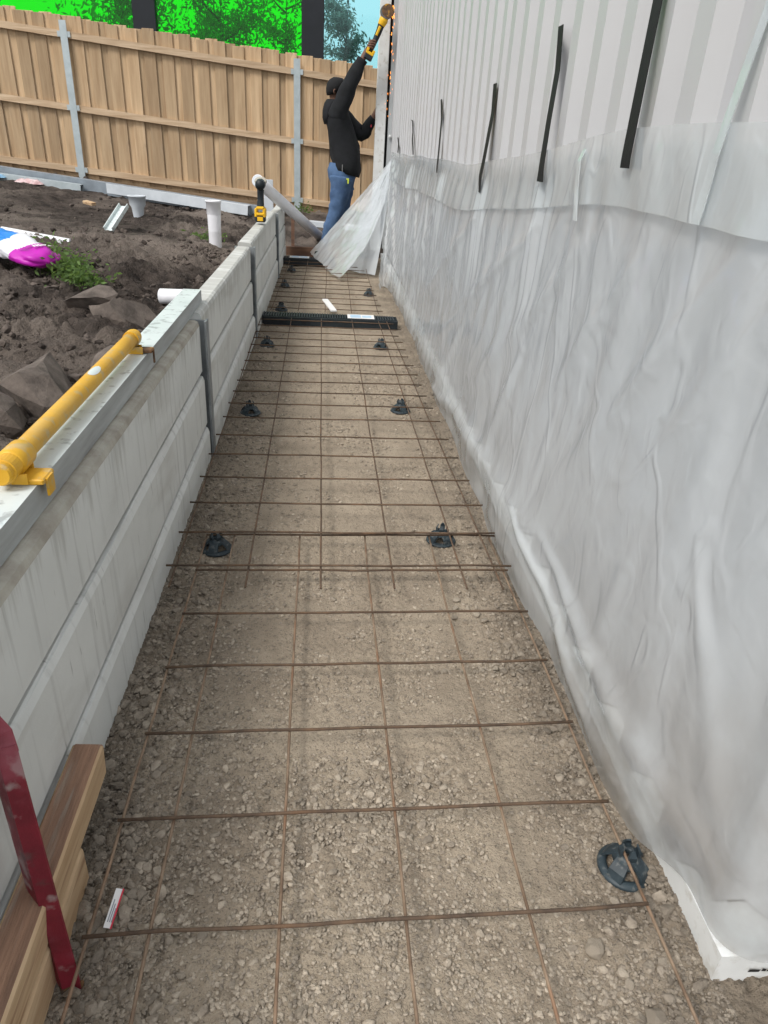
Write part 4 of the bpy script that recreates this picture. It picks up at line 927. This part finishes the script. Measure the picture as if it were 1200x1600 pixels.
# ------------------------------------------------------------------ things at the far end
beam_m = mat('dull_steel', (.27, .31, .35), (.20, .23, .26), scale=5, rough=.5)
def far_things():
    # power tool standing on the wall top
    t = thing('cordless_tool', 'black and yellow cordless tool standing upright on the wall end', 'power tool', (-.478, 5.55, .585)); 
    link('battery', mesh('battery', *join([box(-.036, .036, -.05, .05, 0, .045, .006)])), blk, t)
    link('battery_mount', mesh('battery_mount', *join([box(-.040, -.018, -.052, .05, .030, .095, .008), box(.018, .040, -.052, .05, .030, .095, .008), box(-.030, .030, -.054, .05, .046, .064, .004), box(-.028, .028, -.054, .048, .085, .105, .006), box(-.02, .02, -.053, -.05, .010, .038)])), toolY, t)
    link('handle', mesh('handle', *limb([(0, 0, .09), (.002, 0, .15), (.004, 0, .215)], [.028, .022, .025], 12, 0), smooth=True), blk, t)
    link('motor_head', mesh('motor_head', *limb([(.004, -.05, .245), (.004, 0, .25), (.004, .06, .25)], [.034, .037, .034], 14, 0), smooth=True), blk, t)
    link('blade_guard', mesh('blade_guard', *xf(lathe([(0, .014), (.040, .014), (.044, .0), (.040, -.008), (0, -.002)], 20), (.004, .02, .265), (.5, 0, 0))), capconc, t)
    # big white pipe leaning over the wall end
    def pipe(name, a, b, r, label, m=pvc, th=.004, grp=None, cat='pipe', n=22):
        a, b = Vector(a), Vector(b); t = thing(name, label, cat, tuple(b), grp); a0 = a-b
        link('pipe_wall', mesh('pipe_wall', *tube([tuple(a0*k/6) for k in range(7)][::-1], r, n), smooth=False), m, t)
        t.children[0].data.shade_smooth()
        d = a0.normalized(); link('pipe_mouth', mesh('pipe_mouth', *tube([tuple(a0+d*.001), tuple(a0+d*.003)], r*.9, n)), greyp, t); return t
    pipe('white_pipe', (-.60, 6.75, .80), (-.07, 8.75, .15), .052, 'wide white plastic pipe leaning on the far end of the wall')
    pipe('white_pipe', (-.89, 3.97, .335), (-.60, 3.93, .345), .040, 'short white pipe sticking out of the soil behind the wall')
    # upright pipe with a socket rim
    t = thing('upright_pipe', 'upright white pipe with socket rim standing in the yard soil', 'pipe', (-.93, 6.35, .24))
    link('pipe_wall', mesh('pipe_wall', *lathe([(.052, -.1), (.052, .30), (.058, .31), (.060, .40), (.066, .402), (.066, .415), (.056, .415), (.056, .33), (.05, .1)], 24), smooth=True), pvc, t)
    t = thing('white_pot', 'small tapered grey white pipe cap beside the lying steel beams', 'pipe', (-1.93, 7.95, .36))
    link('cap_wall', mesh('cap_wall', *lathe([(.05, -.02), (.062, .07), (.08, .10), (.085, .17), (.092, .172), (.092, .185), (.078, .185), (.07, .1), (0, .08)], 22), smooth=True), greyp, t)
    # channel offcut (U section) lying in soil
    U = [(-.045, .0), (-.045, .035), (-.038, .035), (-.038, .006), (.038, .006), (.038, .035), (.045, .035), (.045, 0)]
    me = mesh('channel_offcut', *sweep([(0, -.16, 0), (0, .16, 0)], U)); o = link('channel_offcut', me, alu, None, (-1.84, 6.8, .43), (.6, 0, -.35)); tag(o, 'short pale green metal channel offcut standing in dark soil', 'offcut')
    o = tag(link('timber_offcut', mesh('timber_offcut', *box(-.07, .07, -.03, .03, 0, .03, .004)), timb2, None, (-2.5, 8.25, .41), (.1, .1, -.6)), 'small pale timber offcut on the soil near the fence', 'offcut')
    # long steel beams along the fence foot
    def beam(p0, p1, w_, h_, label, m, grp='steel lengths lying along the fence'):
        p0, p1 = Vector(p0), Vector(p1); a = w_/2
        pr = [(-a, 0), (-a, h_), (a, h_), (a, 0), (a-.006, 0), (a-.006, h_-.006), (-a+.006, h_-.006), (-a+.006, 0)]
        o = link('steel_length', mesh('steel_length', *sweep([tuple(-(p1-p0)/2), (0, 0, 0), tuple((p1-p0)/2)], pr)), m, None, tuple((p0+p1)/2)); tag(o, label, 'steel beam', grp)
    beam((-5.6, 9.92, .66), (-.62, 9.45, .235), .13, .14, 'longest grey steel length lying at the fence foot', beam_m)
    beam((-3.05, 9.70, .47), (-.95, 9.36, .29), .12, .11, 'short whiter steel length in front of the longest one', greyp)
    beam((-5.6, 9.72, .64), (-2.95, 9.52, .44), .10, .08, 'blue grey steel length at the left end of the fence foot', galv)
    beam((-.30, 9.75, .17), (.62, 9.55, .15), .16, .06, 'pale steel length on the ground behind the worker', greyp)
    # crumpled wrappers
    def wrap(loc, sx, sy, sz, m, label, seed):
        n = 26; u = np.linspace(-1, 1, n); Uu, Vv = np.meshgrid(u, u); h = np.clip(1-Uu**4, 0, 1)*np.clip(1-Vv**4, 0, 1)
        Z = sz*h*(.6+1.2*np.abs(fbm(Uu*3, Vv*3, seed, 3))); X = sx*Uu*(1+.3*fbm(Uu*2, Vv*2, seed+3, 2)); Y = sy*Vv*(1+.4*fbm(Uu*2, Vv*2, seed+5, 2))
        tag(link('plastic_wrapper', gridmesh('plastic_wrapper', X, Y, Z, False), m, None, loc), label, 'litter', 'wrappers by the fence')
    wrap((-3.55, 9.5, .50), .17, .09, .06, mat('pink_rag', (.70, .58, .58), (.5, .3, .3), scale=14, rough=.7), 'pinkish white crumpled wrapper on the soil near the fence post', 150)
    wrap((-4.25, 9.6, .58), .14, .09, .09, pvc, 'white crumpled wrapper at the left edge by the fence', 160)
    wrap((-3.95, 9.5, .55), .13, .06, .05, mat('blue_wrap', (.25, .45, .62), rough=.5), 'pale blue wrapper between the two white wrappers', 170)
    # cement bag: blue, white and magenta
    t = thing('cement_bag', 'half buried white bag with blue top and magenta printed end', 'bag', (-1.70, 4.28, .43), None, 0)
    n, k = 60, 36; ax = np.linspace(0, 1, n)[:, None]; th = np.linspace(0, 2*math.pi, k)[None]
    A, B = np.array([-.50, .45, .13]), np.array([.17, -.07, .015]); rad = .098*np.power(np.clip(1-np.abs(2*ax-1)**9, 0, 1), .4)*(1+.0*th)
    d = (B-A)/np.linalg.norm(B-A); sd = np.cross(d, [0, 0, 1]); sd /= np.linalg.norm(sd); up = np.cross(sd, d)
    wob = 1+.9*fbm(ax*5+np.sin(th)*1.2, np.cos(th)*2+3, 180, 4, .6)+.10*np.sin(th*5+ax*6)
    Pt = A+(B-A)*ax[..., None]+(sd*(np.cos(th)*1.15)[..., None]+up*(np.sin(th)*.55)[..., None])*(rad*wob)[..., None]
    me = gridmesh('bag_body', Pt[..., 0], Pt[..., 1], Pt[..., 2]); 
    for m in (bag_w, bag_b, bag_p): me.materials.append(m)
    for p in me.polygons:
        q = (p.index//(k-1))/(n-1); c_ = (p.index % (k-1))/(k-1)
        p.material_index = 1 if q < .52+.07*math.sin(c_*6.28+1) else (2 if q > .78+.03*math.sin(c_*6.28) else 0)
    b = link('bag_body', me, None, t)
    for j, (q0, wdt) in enumerate(((.85, 1.25), (.90, 1.75))):
        mk = []
        for i in range(7):
            th0 = wdt-.42+.14*i*.8; i0 = min(n-1, int((q0-.022)*n)); j0 = int(th0/6.283*k)
            c0 = np.array(A+(B-A)*(q0+.0*i))+ (sd*math.cos(th0)*1.25+up*math.sin(th0)*.62)*.098*1.16
            e1 = d*(.011+.004*(i % 3)); e2 = (-sd*math.sin(th0)*1.25+up*math.cos(th0)*.62)*.0045; nn = (sd*math.cos(th0)+up*math.sin(th0))*.003
            mk.append(([tuple(c0+nn-e1-e2), tuple(c0+nn+e1-e2), tuple(c0+nn+e1+e2), tuple(c0+nn-e1+e2)], [(0, 1, 2, 3)]))
        link('printed_lettering', mesh('printed_lettering', *join(mk)), paper, b)
    me = mesh('white_board', *sweep([(0, 0, 0), (.55, -.25, -.03)], [(-.05, 0), (-.05, .03), (-.035, .03), (-.03, .012), (.03, .012), (.035, .03), (.05, .03), (.05, 0)]))
    tag(link('white_board', me, pvc, None, (-2.35, 5.55, .43)), 'white plastic channel length lying behind the bag', 'offcut')
    # weed
    t = thing('weed_clump', 'green leafy weed clump beside the printed bag', 'plant', (-1.50, 4.35, .30))
    g = np.random.default_rng(8); n = 1500; k = g.random(n); px = -.22*k+.24*(1-k)-.02; py = .26*k-.30*(1-k)
    P = np.stack([px+g.normal(0, .055, n), py+g.normal(0, .05, n), .06+np.abs(g.normal(0, .055, n))+.05*k], -1); a = g.normal(0, 1, (n, 3)); a[:, 2] = np.abs(a[:, 2])*.7; a /= np.linalg.norm(a, axis=1)[:, None]; bb = np.cross(a, g.normal(0, 1, (n, 3))); bb /= np.linalg.norm(bb, axis=1)[:, None]
    sz = g.uniform(.009, .022, (n, 1)); V = np.stack([P-a*sz, P+bb*sz*.42, P+a*sz, P-bb*sz*.42], 1).reshape(-1, 3)
    link('leaves', trimesh('leaves', V, np.arange(4*n).reshape(-1, 4), False), leaf2, t)
    link('stems', mesh('stems', *join([tube([(px[i], py[i], -.03), tuple(P[i])], .003, 5) for i in range(0, 60)])), leaf2, t)
    for (x, y, z, s, sd_, lb) in ((-1.05, 6.75, .27, .6, 5, 'sparse weed sprouting behind the upright white pipe'), (-.35, 10.45, .25, .7, 6, 'weed growing at the fence foot by the galvanised post'), (.55, 10.5, .2, .9, 7, 'weed at the fence foot behind the worker')):
        t = thing('weed_sprig', lb, 'plant', (x, y, z)); g = np.random.default_rng(sd_); n = 170
        P = g.normal(0, 1, (n, 3))*np.array([.13, .08, .07])*s; P[:, 2] = np.abs(P[:, 2])+.02; a = g.normal(0, 1, (n, 3)); a /= np.linalg.norm(a, axis=1)[:, None]; bb = np.cross(a, g.normal(0, 1, (n, 3))); bb /= np.linalg.norm(bb, axis=1)[:, None]
        sz = g.uniform(.01, .03, (n, 1)); V = np.stack([P-a*sz, P+bb*sz*.35, P+a*sz, P-bb*sz*.35], 1).reshape(-1, 3)
        link('leaves', trimesh('leaves', V, np.arange(4*n).reshape(-1, 4), False), leaf2, t)
    # broken concrete
    def chunk(loc, sx, sy, sz, rot, label, seed):
        if 3 not in ICO: ICO[3] = ico(3)
        me = pebbles('concrete_chunk', np.array([[0, 0, 0.]]), np.array([1.]), 2, .95, .10, seed, False, 7, (.30, .55))
        V = np.empty(len(me.vertices)*3, np.float32); me.vertices.foreach_get('co', V); V = V.reshape(-1, 3)
        k = 1+.12*fbm(V[:, 0]*3+seed, V[:, 1]*2+V[:, 2]*1.7, seed, 4, .6); V = V*k[:, None]*np.array([sx, sy, sz])*2.0
        me.vertices.foreach_set('co', V.astype(np.float32).ravel()); me.update()
        tag(link('concrete_chunk', me, rock_m, None, loc, rot), label, 'rubble', 'broken concrete in the yard')
    chunk((-1.06, 2.62, .265), .11, .15, .06, (.25, .12, .3), 'largest slab of broken concrete behind the yellow tube', 31)
    chunk((-.83, 2.80, .27), .085, .07, .05, (.2, -.3, .8), 'small broken concrete piece behind the far half of the yellow tube', 32)
    chunk((-1.19, 3.75, .33), .075, .055, .085, (.3, .5, .5), 'grey broken concrete lump just below the weeds', 33)
    chunk((-1.04, 3.68, .30), .085, .05, .05, (.1, .2, .3), 'flatter broken concrete piece beside the lump below the weeds', 34)
    chunk((-1.18, 2.22, .27), .10, .09, .05, (.1, .2, 1.2), 'low broken concrete piece at the left edge', 35)
    # red peg, formwork board
    tag(link('steel_peg', mesh('steel_peg', *join([box(-.018, .018, -.004, .004, -.1, .42), box(-.018, -.010, .0045, .03, -.1, .42)])), boardm, None, (-.37, 8.35, .06)), 'thin dark red steel peg standing behind the far drain', 'stake')
    tag(link('formwork_board', mesh('formwork_board', *box(-.5, .40, -.018, .018, -.06, .10, .003)), boardm, None, (-.02, 8.18, .0)), 'brown formwork board on edge across the end of the path', 'timber')
    tag(link('grey_upright', mesh('grey_upright', *box(-.055, .055, -.012, .012, 0, .52, .003)), greyp, None, (-.70, 9.3, .18)), 'pale grey metal upright standing behind the leaning white pipe', 'offcut')
far_things()
S.render.engine = 'CYCLES'; S.cycles.max_bounces = 5; S.cycles.diffuse_bounces = 3; S.cycles.glossy_bounces = 2; S.cycles.transmission_bounces = 2; S.cycles.transparent_max_bounces = 8; S.cycles.use_adaptive_sampling = True; S.cycles.adaptive_threshold = .025
